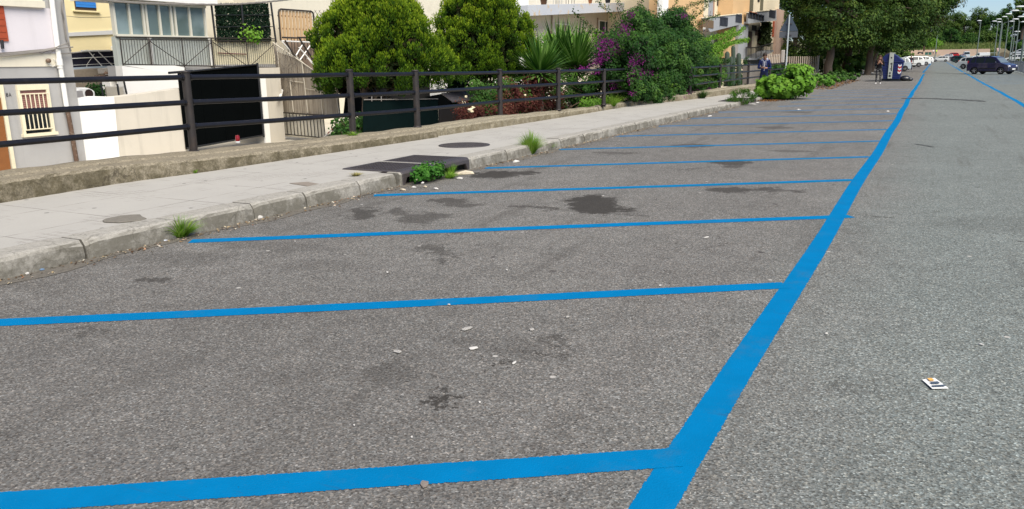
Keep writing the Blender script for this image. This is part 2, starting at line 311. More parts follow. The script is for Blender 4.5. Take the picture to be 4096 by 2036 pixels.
M_BARK=mat('grey_bark',(.10,.075,.055),.95,.45,14,bump=1,bscale=22)
# ================================================================= THE SETTING
def lerp(a,b,t): return a+(b-a)*t
def pw(xs,ys,x): return float(np.interp(x,xs,ys))
def kx(y): return -6.42+.0155*min(max(y,-5),27)            # kerb line
def wz(y): return pw([0,25,30,60],[.172,.172,.11,.10],y)   # pavement height
def grid_sheet(name,x0,x1,y0,y1,z,m,kind='structure',parent=None):
    b=MB(); b.add([(x0,y0,z),(x1,y0,z),(x1,y1,z),(x0,y1,z)],[(0,1,2,3)]); o=b.build(name,m,parent); tag(o,kind=kind); return o
grid_sheet('ground',-900,900,-300,1900,-1.4,mat('dry_field',(.09,.10,.045),.95,.3,.2,bump=0))
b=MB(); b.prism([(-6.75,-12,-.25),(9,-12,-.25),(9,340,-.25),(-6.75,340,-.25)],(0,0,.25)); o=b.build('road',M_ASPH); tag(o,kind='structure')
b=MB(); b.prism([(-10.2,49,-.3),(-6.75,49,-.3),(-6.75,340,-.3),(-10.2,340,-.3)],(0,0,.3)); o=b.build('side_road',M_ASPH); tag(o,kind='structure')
def line_mesh(name,p,q,w,extra=None):
    p=Vector(p); q=Vector(q); L=(q-p).length; t=(q-p)/L; nn=Vector((-t.y,t.x)); n=max(2,int(L/1.0)); vs=[];fs=[];uv=[]
    for i in range(n+1):
        c=p+t*(L*i/n); off=0.012*math.sin(i*.8+p.y)+(.02*math.sin(i*.17) if extra else 0)
        for s in (-1,1): a=c+nn*(s*w*.56+off); vs.append((a.x,a.y,.0016 if extra else .0030)); uv.append((i/n,s*1.12))
    for i in range(n): fs.append((2*i,2*i+1,2*i+3,2*i+2))
    me=bpy.data.meshes.new(name); me.from_pydata(vs,[],fs); ul=me.uv_layers.new(name='UVMap')
    for l in me.loops: ul.data[l.index].uv=uv[l.vertex_index]
    me.materials.append(M_BLUE); me.update()
    for pl in me.polygons:
        if pl.normal.z<0: pl.flip()
    o=bpy.data.objects.new(name,me); COL.objects.link(o); WL[o.name]=Vector((0,0,0)); return tag(o,kind='structure')
line_mesh('long_blue_line',(-.74,-6),(-.74,86),.17,1)
line_mesh('long_blue_line',(-.9,92),(-.6,270),.2,1)
line_mesh('long_blue_line',(2.75,12),(2.68,92),.17,1)
line_mesh('long_blue_line',(2.68,96),(2.9,250),.2,1)
ca,sa=math.cos(R(34)),math.sin(R(34))
for i in range(-2,16):
    y=3.0+2.86*i; L=6.35
    if i>=10: L=4.6
    xo=.22 if i==2 else 0
    # left ends measured in the photograph (the far ones stop at the kerb)
    line_mesh('bay_line',(-.83-L*ca,y-L*sa),(-.80+xo*ca,y+xo*sa),.172)
for i in range(0,30):
    y=92+i*3.1
    line_mesh('bay_line',(2.75,y-38),(2.75+4.1*ca,y-38-4.1*sa+4.6),.14)
# pavement ----------------------------------------------------------------
ys=list(np.arange(-6,49.1,1.0)); b=MB(); vs=[]; fs=[]
for y in ys: vs+=[(-9.7,y,wz(y)),(kx(y)-.285,y,wz(y)-.002)]
for i in range(len(ys)-1): fs.append((2*i,2*i+1,2*i+3,2*i+2))
# leave the drain box open: split strip there
b.add(vs,fs); o=b.build('pavement',M_WALK); tag(o,kind='structure')
def kerb(y0,y1,h=None):
    y=y0; random.seed(int(y0*7)+3)
    while y<y1-.05:
        L=min(random.uniform(.8,1.25),y1-y); 
        if y1-(y+L)<.3: L=y1-y
        n=8; jx=random.uniform(-.012,.012); jz=random.uniform(-.004,.004); vs=[]
        prof=[(.03,-.12),(.022,.02),(.012,-.045+.17*.9),(-.006,-.012+.17*.98),(-.04,.0),(-.16,.001),(-.30,-.001),(-.30,-.12)]
        for k in range(n+1):
            yy=y+.009+(L-.018)*k/n; zt=wz(yy)+.004+jz; ed=.02 if k in (0,n) else 0
            for j,(px_,pz) in enumerate(prof):
                z=pz if j in(0,7) else (zt*.35 if j==1 else (zt-.04-ed if j==2 else (zt-.012-ed if j==3 else zt-ed*.3)))
                x=kx(yy)+px_+jx+(random.uniform(-.003,.003) if 0<j<4 else 0)-(ed*.6 if j<4 else 0); vs.append((x,yy,z+(random.uniform(-.0015,.0015) if 2<=j<=5 else 0)))
        m=len(prof); KB.add(vs,[[k*m+j,k*m+(j+1)%m,(k+1)*m+(j+1)%m,(k+1)*m+j] for k in range(n) for j in range(m)],False); KB.add(vs[:m],[list(range(m))]); KB.add(vs[-m:],[list(range(m))])
        y+=L
KB=MB(); kerb(-5,8.78); kerb(10.75,29.6); kerb(32.3,48.5)
o=KB.build('kerb',M_KERB); tag(o,kind='structure')
b=MB(); b.box((-6.02,-.0,-.1),(0,0,0))
# gutter strip of grey concrete and dirt at the kerb foot
b=MB(); vs=[];fs=[]; ys=list(np.arange(-5,29,.25))
for i,y in enumerate(ys): vs+=[(kx(y)-.05,y,.003),(kx(y)+.17+.06*math.sin(y*2.1)+.05*math.sin(y*5.3),y,.0035)]
for i in range(len(ys)-1): fs.append((2*i,2*i+1,2*i+3,2*i+2))
b.add(vs,fs); o=b.build('gutter_dirt',mat('gutter_grime',(.12,.105,.085),.95,.6,22,bump=1,bscale=120,c2=(.21,.19,.16))); tag(o,kind='structure')
# low rubble wall, two lengths ----------------------------------------------
def low_wall(pts,m,label,back,seed):
    random.seed(seed); b=MB(); ys=np.arange(pts[0][0],pts[-1][0]+.01,.11); P=np.array(pts); vs=[];n=0
    rows=len(ys)
    for k,y in enumerate(ys):
        xf=np.interp(y,P[:,0],P[:,1]); zt=np.interp(y,P[:,0],P[:,2]); xb=np.interp(y,[q[0] for q in back],[q[1] for q in back])
        j=lambda a:random.uniform(-a,a)*.55; wv=.006*math.sin(y*3.1+seed)+.005*math.sin(y*7.7)
        vs+=[(xf+.03,y,-.1),(xf+.015+j(.015),y,wz(y)+.05),(xf+.0+j(.014),y,zt-.035+j(.01)),(xf-.03+j(.012),y,zt-.003+j(.006)),(lerp(xf,xb,.42)+wv*3,y,zt+.0+wv),(lerp(xf,xb,.45)+wv*3,y,zt+.022+wv),(lerp(xf,xb,.8),y,zt+.020+wv),(xb+j(.02),y,zt+.012+wv),(xb-.02,y,-.6)]
    m_=9
    b.add(vs,[[k*m_+i,k*m_+i+1,(k+1)*m_+i+1,(k+1)*m_+i] for k in range(rows-1) for i in range(m_-1)],False)
    b.add(vs[:m_],[list(range(m_))]); b.add(vs[-m_:],[list(range(m_))])
    o=b.build('low_wall',m); tag(o,label,'wall','low walls along the pavement'); return o
BK=[(-6,-9.6),(5,-9.75),(7,-10.0),(8.6,-10.0),(12,-9.65),(13.7,-9.38),(17.3,-9.34),(19.9,-9.0),(22.6,-8.75),(27,-8.9),(33,-8.55),(40,-8.2),(49,-8.0)]
low_wall([(-6,-9.0,.40),(5.1,-9.02,.41),(6.7,-9.1,.40),(8,-8.93,.36),(10,-8.85,.33),(11.8,-8.76,.32),(13.62,-8.66,.33)],M_WALL,'mossy brown rubble wall carrying the nearest rails','%s' and BK,3)
low_wall([(13.62,-8.80,.33),(16.3,-8.66,.35),(18.6,-8.62,.32),(22.2,-8.6,.30)],M_WALL2,'pale stretch of low wall after the step beside the round manhole',BK,5)
low_wall([(22.35,-8.62,.32),(26.3,-8.68,.30),(30,-8.35,.32),(33,-8.1,.34),(36,-7.9,.36),(40,-7.7,.36),(49,-7.3,.34)],M_WALL2,'far low wall running past the flowering bush to the sign',BK,9)
# yard behind the wall
grid_sheet('yard',-70,-9.3,-20,60,-.33,M_YARD)
grid_sheet('garden_soil',-14.2,-8.8,16.6,48,-.20,M_SOIL)
# ---------------------------------------------------------------- dark pipe railing
def railing(label,posts,zr,r=.038,pw_=.12,ext=None):
    x0,y0=posts[0][0],posts[0][1]; t=thing('pipe_railing',label,'railing',(x0,y0,.36))
    for i,(x,y,zb,zt) in enumerate(posts):
        b=MB(); b.tube([(x,y,zb-.06),(x,y,zt-.01)],pw_*.52,12); b.lathe([(pw_*.52,-.012),(pw_*.6,-.01),(pw_*.6,.006),(pw_*.35,.018),(.001,.02)],(x,y,zt),12); b.lathe([(pw_*.75,-.02),(pw_*.72,.015),(pw_*.55,.03)],(x,y,zb-.0),10)
        b.build('post',M_POST,t)
    seq=([ext] if ext else [])+posts
    for i in range(len(seq)-1):
        a,c=seq[i],seq[i+1]
        for k in range(3):
            za=a[4][k] if len(a)>4 else zr(k,a[1]); zc=zr(k,c[1]) ; za=zr(k,a[1])
            A=Vector((a[0],a[1],za)); C=Vector((c[0],c[1],zc)); m_=(A+C)/2+Vector((0,0,-.004)); b=MB(); b.tube([A,m_,C],r*(1.0+.02*k),10)
            for e,s in ((A,1),(C,-1)): d=(C-A).normalized()*s; b.tube([e+d*(pw_*.5),e+d*(pw_*.5+.035)],r*1.25,10)
            b.build('rail',M_RAIL,t)
    return t
PB=[((775,606),(734,288)),((1412,533),(1393,281)),((1670,506),(1661,283)),((2001,461),(1993,279)),((2233,438),(2234,274)),((2414,417),(2415,278))]
posts=[]
for (bx,tx) in PB:
    a=G(*bx,.36); c=onx(*tx,a.x); posts.append((a.x,a.y,.35,c.z))
def zr(k,y): return [pw([5,8.6,12,17,23,30],[1.475,1.455,1.425,1.37,1.345,1.33],y),pw([5,8.6,12,17,23,30],[1.115,1.09,1.05,1.03,1.01,1.0],y),pw([5,8.6,12,17,23,30],[.745,.735,.70,.69,.68,.68],y)][k]
posts=[(-9.75,4.2,.36,1.56)]+posts+[(-8.6,25.6,.33,1.38)]
railing('black three-bar pipe railing along the near low wall',posts,zr,ext=(-9.8,-2.0,.36,1.56))
P2=[]
for bx,tx in [((2878,353),(2880,258)),((2991,336),(2991,252))]:
    a=G(*bx,.36); P2.append((a.x,a.y,.33,max(1.3,onx(*tx,a.x).z)))
d2=Vector(P2[1][:2])-Vector(P2[0][:2]); print('P2',P2)
P2=[(P2[0][0]-d2.x*.8,P2[0][1]-d2.y*.8,.33,1.35)]+P2+[(P2[1][0]+d2.x*k,P2[1][1]+d2.y*k,.33,1.35) for k in (1,2)]
railing('far black pipe railing between the bushes and the traffic sign',P2,lambda k,y:[1.30,.98,.66][k])
# ---------------------------------------------------------------- storm drain inlets
def drain(name,label,y0,y1,zt,depth=1.02,worn=False):
    x1=kx((y0+y1)/2)+.03; t=thing(name,label,'drain',(x1-.5,(y0+y1)/2,zt)); ym=(y0+y1)/2
    for (a,c) in ((y0+.03,ym-.045),(ym+.045,y1-.03)):
        b=MB(); prof=[(x1-depth,zt-.05),(x1-depth,zt+.006),(x1-.05,zt+.008),(x1-.02,zt-.002),(x1,zt-.03),(x1+.004,zt-.085),(x1-.03,zt-.085),(x1-.05,zt-.05)]
        b.prism([(p[0],a,p[1]) for p in prof],(0,c-a,0))
        h=zt-.06
        for yy,s in ((a,1),(c,-1)):   # splayed jambs of the opening
            b.prism([(x1+.004,yy,-.02),(x1+.004,yy,h),(x1+.004,yy+s*.13,h),(x1+.004,yy+s*.05,-.02)],(-.06,0,0))
        b.build('hood',M_IRON,t,bevel=.012)
        b=MB(); n=13
        for i in range(n):
            yy=lerp(a+.08,c-.08,i/(n-1)); b.box((x1-depth/2-.05,yy,zt+.010),(depth-.28,.014,.007))
        for i in range(14):
            xx=lerp(x1-depth+.12,x1-.22,i/13); b.box((xx,(a+c)/2,zt+.0095),(.012,c-a-.16,.006))
        b.build('tread_plate',M_IRON,t)
    b=MB(); b.prism([(x1-depth,ym-.04,zt-.06),(x1-depth,ym-.04,zt+.004),(x1-.02,ym-.04,zt+.004),(x1+.006,ym-.04,zt-.03),(x1+.006,ym-.04,-.02),(x1-.1,ym-.04,-.02)],(0,.08,0)); b.build('concrete_divider',M_KERB,t,bevel=.008)
    for yy in (y0-.03,y1-.03):
        b=MB(); b.prism([(x1-.22,yy,-.05),(x1-.22,yy,zt-.002),(x1-.03,yy,zt-.002),(x1,yy,zt-.03),(x1+.004,yy,-.02)],(0,.06,0)); b.build('concrete_cheek',M_KERB,t,bevel=.01)
    b=MB(); b.prism([(x1-.45,y0,-.10),(x1-.45,y1,-.10),(x1-.45,y1,zt-.06),(x1-.45,y0,zt-.06)],(-.02,0,0)); b.build('chamber',M_BLK,t)
    return t
drain('storm_drain','double cast iron kerb drain choked with weeds in front',8.84,10.70,.182)
drain('storm_drain','far dark kerb drain sunk beside the bright leafy bush',29.7,32.25,.125,.9)
def manhole(label,c,r,m,zt):
    t=thing('manhole_cover',label,'manhole cover',(c[0],c[1],zt)); b=MB(); b.lathe([(r,-.02),(r,.006),(r*.96,.009),(r*.93,.006),(.001,.006)],(c[0],c[1],zt),40); b.build('lid',m,t)
    b=MB()
    for i in range(-9,10):
        for j in range(-9,10):
            x,y=i*r/10.5,j*r/10.5
            if math.hypot(x,y)<r*.88: b.box((c[0]+x,c[1]+y,zt+.008),(r*.05,r*.05,.005),rz=R(45))
    b.build('studs',m,t)
a=G(1773,578,.175);c=G(1943,583,.175); manhole('round rusty brown manhole cover in the pale pavement',((a.x+c.x)/2,(a.y+c.y)/2),.46,M_IRON,.175)
c=G(500,877,.175); b=MB(); random.seed(2); P=[]
for i in range(14):
    g=2*math.pi*i/14; k=random.uniform(.8,1.12); P.append((c.x+.19*k*math.cos(g),c.y+.20*k*math.sin(g),.172))
b.prism(P,(0,0,.014)); o=b.build('patch_lid',mat('rough_mortar',(.17,.155,.13),.95,.4,30,bump=1,bscale=90),bevel=.006); tag(o,'rough grey mortar patch in the nearest pavement','mortar patch')
b=MB(); q=[G(1000+p[0]/1.829*1-100,550+p[1]/1.829,.1735) for p in ((470,335),(600,325),(700,342),(600,356))]; b.prism(q,(0,0,.003)); o=b.build('repair_patch',mat('brown_mortar',(.20,.17,.14),.95,.3,30)); tag(o,'thin brownish repair patch on the pavement before the drain','mortar patch')
# tar seam across the road
def seam(label,pts,w,seed):
    random.seed(seed); b=MB(); up=[];lo=[]
    P=[G(*p) for p in pts]; N=40
    for i in range(N+1):
        s=i/N*(len(P)-1); k=min(int(s),len(P)-2); p=P[k].lerp(P[k+1],s-k); ww=w*random.uniform(.55,1.1)*(1 if 0<i<N else .15); up.append((p.x,p.y+ww,.009)); lo.append((p.x,p.y-ww*random.uniform(.5,1),.009))
    vs=up+lo; n=N+1; b.add(vs,[(i,i+1,n+i+1,n+i) for i in range(N)]); o=b.build('tar_seam',mat('old_tar',(.05,.048,.045),.85,.5,20,bump=.6)); tag(o,kind='structure')
seam('',[(3602,394),(3700,394),(3830,399),(3945,406)],.42,1)
seam('',[(3690,291),(3780,293),(3880,295)],.5,2)
seam('',[(3658,577),(3700,583),(3738,590)],.05,3)
# ================================================================= BUILDINGS ON THE LEFT
def WR(P,a,c,off=0.0):            # world-upright rectangle on a facade plane from two picture corners
    k0,z0=P.st(*a,off); k1,z1=P.st(*c,off); return min(k0,k1),max(k0,k1),min(z0,z1),max(z0,z1)
def slab(b,P,k0,k1,z0,z1,off,th):  # box standing on a facade plane, front face at off
    q=[P.w(k0,z0,off),P.w(k1,z0,off),P.w(k1,z1,off),P.w(k0,z1,off)]; return b.prism(q,Vector(P.n)*-th)
def poly(b,P,pts,off,th): return b.prism([P.pt(u,v,off) for u,v in pts],Vector(P.n)*-th)
def tb(b,P,pts,r,off,n=6): return b.tube([P.pt(u,v,off) for u,v in pts],r,n)
M_LAV=plaster('pale_lavender_render',(.56,.53,.56),.12,var=.05,streak=.18)
M_GREY=plaster('grey_cement_render',(.33,.325,.32),.4,var=.14)
M_CREAM=plaster('cream_render',(.60,.56,.46),.15,streak=.15)
M_WWALL=plaster('white_lime_wash',(.74,.73,.70),.06,var=.04,streak=.08)
M_STAIN=plaster('stained_cream_wall',(.52,.48,.41),.6,(.22,.20,.16),.5)
M_YEL=plaster('pale_yellow_render',(.76,.66,.40),.03,var=.03,streak=.05)
M_FRM=mat('cream_window_paint',(.66,.60,.44),.5,.1,12,dirt=.2)
M_RED=mat('rust_red_shutter',(.30,.055,.02),.6,.2,10)
M_DOOR=mat('brown_door',(.20,.075,.02),.5,.2,8,bump=.2)
M_CABLE=mat('grey_cable',(.20,.185,.17),.7,.3,20)
M_RUST=mat('rusty_pipe',(.10,.06,.04),.9,.6,40,dirt=.8,dcol=(.30,.26,.22),dscale=14,bump=1)
PA=PX(-15)
yr=PA.st(325,500)[0]
h=thing('corner_house','grey and lavender house corner with barred window numbered 8A','house',(-15,9,-.33))
b=MB(); b.prism([(-15,1.0,-.5),(-15,yr,-.5),(-21,yr,-.5),(-21,1.0,-.5)],(0,0,5.6)); b.build('wall',M_GREY,h)
za=PA.st(0,213)[1]; b=MB(); slab(b,PA,1.0,PA.st(222,190)[0],za,PA.st(100,29)[1],.03,.03); b.build('upper_plaster',M_LAV,h)
b=MB(); slab(b,PA,1.0,PA.st(222,190)[0],PA.st(0,268)[1],za-.002,.02,.02); b.build('plinth_band',M_CREAM,h)
b=MB(); slab(b,PA,1.0,PA.st(166,20)[0],PA.st(100,29)[1],PA.st(100,2)[1],.11,.11); slab(b,PA,1.0,PA.st(166,20)[0],PA.st(100,2)[1],PA.st(100,2)[1]+.9,.05,.05); b.build('cornice',M_CREAM,h)
k0,z0=PA.st(0,165); k1,z1=PA.st(13,70); b=MB(); slab(b,PA,k0-.9,k1,z0,z1+1.2,.06,.05)
for i in range(12): slab(b,PA,k0-.9,k1-.03,z0+.05+i*.11,z0+.07+i*.11,.068,.01)
sh=b.build('shutter',M_RED,h); b=MB(); tb(b,PA,[(7,160),(11,195)],.03,.08); b.build('shutter_stay',M_BLK,h)
# door with cream jamb
b=MB(); poly(b,PA,[(-60,390),(2,390),(48,700),(48,760),(-60,760)],.02,.03); b.build('door',M_DOOR,h)
b=MB(); kk=PA.st(27,545)[0]; slab(b,PA,kk-.01,kk+.055,-.4,PA.st(5,335)[1],.045,.05); b.build('door_jamb',M_FRM,h)
# barred window
k0,k1,z0,z1=WR(PA,(60,340),(216,530)); zb=z0; zt=z1
b=MB(); fw=.06
slab(b,PA,k0,k1,zt-.10,zt,.05,.06); slab(b,PA,k0,k0+fw*.7,zb,zt-.102,.05,.06); slab(b,PA,k1-fw,k1,zb,zt-.102,.05,.06); slab(b,PA,k0-.03,k1+.03,zb-.035,zb+.02,.09,.1)
wn=b.build('window',M_FRM,h)
b=MB(); slab(b,PA,k0+.04,k1-.055,zb+.02,zt-.1,.006,.02); b.build('pane',M_GLASSD,wn)
zs=zt-.10-(zt-zb)*.44; b=MB()
n=11
for i in range(n): slab(b,PA,k0+.043,k1-.061,zs+(zt-.1-zs)*i/n+.003,zs+(zt-.1-zs)*(i+1)/n-.003,.018,.012)
b.build('roller_shutter',mat('dusty_pink_slats',(.28,.14,.12),.6,.15,8),wn)
b=MB(); m0=k0+.05;m1=k1-.06; zg=zt-.17
for i in range(7): b.tube([PA.w(lerp(m0,m1,i/6),zb+.09,.05),PA.w(lerp(m0,m1,i/6),zg,.05)],.011,6)
b.tube([PA.w(m0-.02,zg,.05),PA.w(m1+.02,zg,.05)],.012,6); b.tube([PA.w(m0-.02,zb+.09,.05),PA.w(m1+.02,zb+.09,.05)],.012,6); b.build('grille',M_FRM,wn)
# house number 8A as raised dark strokes
def stroke_text(P,uv0,hh,txt,m,parent,off,name='house_number'):
    gl={'8':[[(0.5,.52),(.15,.64),(.15,.88),(.5,1),(.85,.88),(.85,.64),(.5,.52),(.08,.38),(.08,.12),(.5,0),(.92,.12),(.92,.38),(.5,.52)]],'A':[[(0,0),(.5,1),(1,0)],[(.2,.36),(.8,.36)]]}
    k,z=P.st(*uv0); b=MB()
    for c in txt:
        for s_ in gl[c]: b.tube([P.w(k+x*hh*.62,z+y*hh,off) for x,y in s_],hh*.07,5)
        k+=hh*.85
    return b.build(name,m,parent)
stroke_text(PA,(24,386),.062,'8A',M_BLK,h,.008)
# white drainpipe and its rusty lower length
b=MB(); tb(b,PA,[(203,-40),(207,0),(230,188),(237,235)],.048,.07,12); tb(b,PA,[(239,248),(247,300),(266,425)],.046,.07,12); tb(b,PA,[(236,235),(240,262)],.06,.07,12); tb(b,PA,[(240,266),(241,273)],.055,.07,12); b.build('drainpipe',M_WHITE,h)
b=MB(); tb(b,PA,[(268,430),(285,520),(309,660),(315,700)],.043,.07,12); tb(b,PA,[(268,432),(270,446)],.055,.07,12); b.build('rusty_pipe',M_RUST,h)
b=MB()
for j,dv in enumerate((0,5,9,14)):
    tb(b,PA,[(-60,214+dv),(0,212+dv),(60,208+dv*.8),(120,202+dv*.7),(180,197+dv*.5),(222,190+dv*.4)],.009,.05+.012*j,5)
tb(b,PA,[(222,190),(250,178),(272,172)],.01,.14,5); tb(b,PA,[(222,195),(262,190),(292,188)],.012,.14,5); tb(b,PA,[(225,192),(235,183),(262,178),(275,180)],.008,.15,5)
tb(b,PA,[(256,-10),(249,8),(250,40),(259,90),(267,160),(275,172),(284,205)],.014,.03,6); tb(b,PA,[(252,-10),(246,8),(247,45),(255,95),(263,150),(270,170)],.009,.03,5)
tb(b,PA,[(150,206),(168,214),(183,205),(200,212),(215,203)],.006,.06,5); tb(b,PA,[(232,200),(240,213),(262,214),(300,210),(328,207)],.013,.1,5)
b.build('cable_bundle',M_CABLE,h)
b=MB(); b.lathe([(.001,0),(.03,.0),(.042,.03),(.04,.07),(.001,.075)],PA.pt(188,243,.03),12,ax='X'); b.build('wall_lamp',mat('lamp_brass',(.14,.09,.06),.4),h)
b=MB(); tb(b,PA,[(192,252),(200,262),(212,266),(224,260),(225,248),(218,240),(213,232)],.006,.05,5); b.build('lamp_wire',M_WHITE,h)
# ---- twisted cable hanging across the view
def hang(label,pts,x,r,name='overhead_cable',tw=True):
    b=MB(); P=[onx(u,v,x) for u,v in pts]; Q=[]
    for i in range(len(P)-1):
        for j in range(8): Q.append(P[i].lerp(P[i+1],j/8))
    Q.append(P[-1])
    for s in range(3 if tw else 1):
        b.tube([q+Vector((0,math.cos(i*.9+s*2.1)*r*1.1,math.sin(i*.9+s*2.1)*r*1.1)) if tw else q for i,q in enumerate(Q)],r,5)
    o=b.build(name,M_CABLE); tag(o,label,'cable'); return o
hang('twisted grey cable slung in front of the green hedge screen',[(380,-8),(460,5),(560,11),(700,16),(850,18),(950,16),(1050,9),(1120,2),(1190,-6)],-14.5,.011)
hang('thin wire sagging across the pale yellow house wall',[(262,64),(320,70),(380,71),(440,68),(500,58)],-20,.006,'thin_wire',False)
# ---------------------------------------------------------------- pale yellow house
PB_=PX(-24); h=thing('yellow_house','pale yellow house with a blue roller blind and a grey band','house',(-24,17,-.33))
ky0=PB_.st(200,100)[0]-2; ky1=PB_.st(520,100)[0]
b=MB(); b.prism([(-24,ky0,-.5),(-24,ky1,-.5),(-30,ky1,-.5),(-30,ky0,-.5)],(0,0,8)); b.build('wall',M_YEL,h)
b=MB(); poly(b,PB_,[(200,134),(495,118),(495,135),(200,149)],.05,.08); b.build('string_course',mat('pale_grey_band',(.55,.56,.58),.8,.05),h)
k0,k1,z0,z1=WR(PB_,(290,-40),(384,44))
b=MB(); slab(b,PB_,k0,k1,z0,z0+.13,.03,.05); slab(b,PB_,k0,k0+.05,z0+.13,z1,.03,.05); slab(b,PB_,k1-.05,k1,z0+.13,z1,.03,.05); slab(b,PB_,(k0+k1)/2-.04,(k0+k1)/2+.04,z0+.13,z0+.19,.02,.05); wn=b.build('window',mat('worn_brown_frame',(.07,.045,.03),.7,.3,20),h)
b=MB(); slab(b,PB_,k0+.05,k1-.05,z0+.13,z1,.0045,.02); b.build('pane',M_GLASSD,wn)
b=MB()
for i in range(16): slab(b,PB_,k0+.02,k1-.02,z0+.09+i*.075,z0+.16+i*.075,.06+.004*(i%2),.03)
b.build('roller_blind',mat('blue_slats',(.035,.21,.62),.55,.12,10),wn)
b=MB(); slab(b,PB_,k0-.10,k1+.10,z0-.05,z0-.003,.08,.1); b.build('sill',M_YEL,wn)
# ac unit
b=MB(); k0,k1,z0,z1=WR(PB_,(437,185),(487,204)); slab(b,PB_,k0,k1,z0,z1,.45,.4); ac=b.build('wall',M_WHITE,h,bevel=.02); ac.name='air_conditioner'
b=MB(); b.lathe([(.001,.0),(.11,.0),(.12,.01),(.11,.02)],PB_.w((k0+k1)/2,(z0+z1)/2,.452),14,ax='X'); b.build('fan_grille',M_CABLE,ac)
# ---- navy awning frame
PC=PX(-21); t=thing('navy_awning','dark navy tarpaulin shelter with thin white bars','awning',(-21,14,-.33))
M_NAVY=mat('navy_tarpaulin',(.008,.008,.022),.8,.3,5)
b=MB(); poly(b,PC,[(262,214),(497,201),(500,262),(270,276)],0,1.6); b.build('tarpaulin',M_NAVY,t)
b=MB(); tb(b,PC,[(270,235),(497,224)],.012,.03); tb(b,PC,[(328,206),(350,200),(378,232),(408,264)],.014,.04); tb(b,PC,[(388,202),(450,263)],.014,.05); tb(b,PC,[(270,262),(497,251)],.006,.03); tb(b,PC,[(377,216),(348,258),(347,268)],.006,.03); tb(b,PC,[(325,204),(440,203)],.028,.03); b.build('white_bars',M_WHITE,t)
b=MB(); poly(b,PC,[(262,272),(498,260),(498,269),(264,285)],.12,1.0); b.build('gutter_rail',mat('pale_blue_metal',(.42,.50,.60),.5,.1),t)
# ---- rough stone wall below and white outhouse behind the front wall
M_ROUGH=mat('rough_brown_stone',(.19,.16,.125),.95,.45,9,bump=1,bscale=16)
b=MB(); PD=PX(-20); poly(b,PD,[(250,286),(412,272),(422,300),(425,450),(250,470)],0,.5); o=b.build('stone_wall',M_ROUGH); tag(o,'rough brown stone wall under the navy tarpaulin shelter','wall')
b=MB(); poly(b,PX(-19.6),[(414,275),(487,266),(491,282),(418,294)],0,.25); o=b.build('stone_lintel',mat('speckled_stone',(.36,.33,.29),.95,.4,20,bump=.8)); tag(o,'speckled broken stone lintel above the row of roof tiles','lintel')
b=MB(); PE=PX(-19.8); poly(b,PE,[(418,292),(492,282),(500,262),(500,470),(250,470),(250,330),(360,328)],-.3,.2); o=b.build('back_wall',M_WWALL); tag(o,'low white wall behind the domed garden oven','wall')
b=MB()
for i in range(7):
    c=PX(-19.2).pt(424+i*11,297-i*.6,0); b.lathe([(.07,0),(.055,.03),(.03,.06),(.001,.075)],c,8)
b.prism([PX(-19.2).pt(418,301),PX(-19.2).pt(492,297),PX(-19.2).pt(492,301),PX(-19.2).pt(418,305)],(-.4,0,0)); o=b.build('tile_ridge',M_RUST); tag(o,'row of small dark ridge tiles behind the top rail','roof tiles')
# domed oven
PO=PX(-16.6); k0,z0=PO.st(300,394); k1,z1=PO.st(378,350); t=thing('garden_oven','white domed garden oven with a dark arched mouth','oven',(-16.6,(k0+k1)/2,z0))
b=MB(); n=14; prof=[(k0-.02,z0-.5),(k0-.02,z1-.14)]+[(lerp(k0-.02,k1,i/n),z1-.14+.15*math.sin(math.pi*(i/n*.85+.08))**.6) for i in range(n+1)]+[(k1,z1-.2),(k1-.04,z0-.5)]
b.prism([(-16.6,p[0],p[1]) for p in prof],(-.8,0,0)); b.build('dome',M_WWALL,t,bevel=.03)
b=MB(); cy,cz=PO.st(356,375); rr=.10; b.prism([(-16.59,cy-.07,z0-.02)]+[(-16.59,cy-.1*math.cos(a),cz+.1*math.sin(a)) for a in np.linspace(0,math.pi,9)]+[(-16.59,cy+.06,z0-.02)],(-.02,0,0)); b.build('mouth',mat('mouth_dark_brown',(.03,.015,.012),.9),t)  # flat dark brown panel on the dome marks the arched mouth
b=MB(); q=[PO.pt(u,v,.08) for u,v in [(296,365),(330,363),(332,374),(337,394),(300,398)]]; b.prism(q,(-.08,0,0)); b.build('side_shelf',mat('grey_block',(.32,.30,.29),.9),t)
# wire fence and posts behind front wall
t=thing('wire_fence','light mesh fence with dark posts right of the garden oven','fence',PX(-16.2).pt(450,390)); b=MB()
PF=PX(-16.2)
for i in range(19): tb(b,PF,[(427+i*4.0,345-i*.1),(430+i*4.0,392)],.0035,0,4)
for i in range(9): tb(b,PF,[(424,347+i*5),(500,350+i*5)],.003,0,4)
b.build('mesh',mat('grey_wire',(.24,.23,.20),.7),t)
for (u0,v0,u1,v1) in [(402,332,414,388),(469,336,477,388),(495,322,509,386)]:
    b=MB(); tb(b,PF,[(u0,v0),(u1,v1)],.022,.02); b.build('post',M_BLK,t)
b=MB(); poly(b,PF,[(424,348),(492,350),(497,386),(430,388)],-.5,.05); b.build('board',mat('beige_board',(.42,.38,.31),.9),t)
# big white wall left of the gate
b=MB(); P=PX(-17.5); poly(b,P,[(488,263),(700,292),(752,310),(752,420),(505,420)],0,.25); poly(b,P,[(500,262),(738,300),(738,270),(700,262)],-.01,.2); o=b.build('white_wall',M_WWALL); tag(o,'tall bright white wall under the balcony railing','wall')
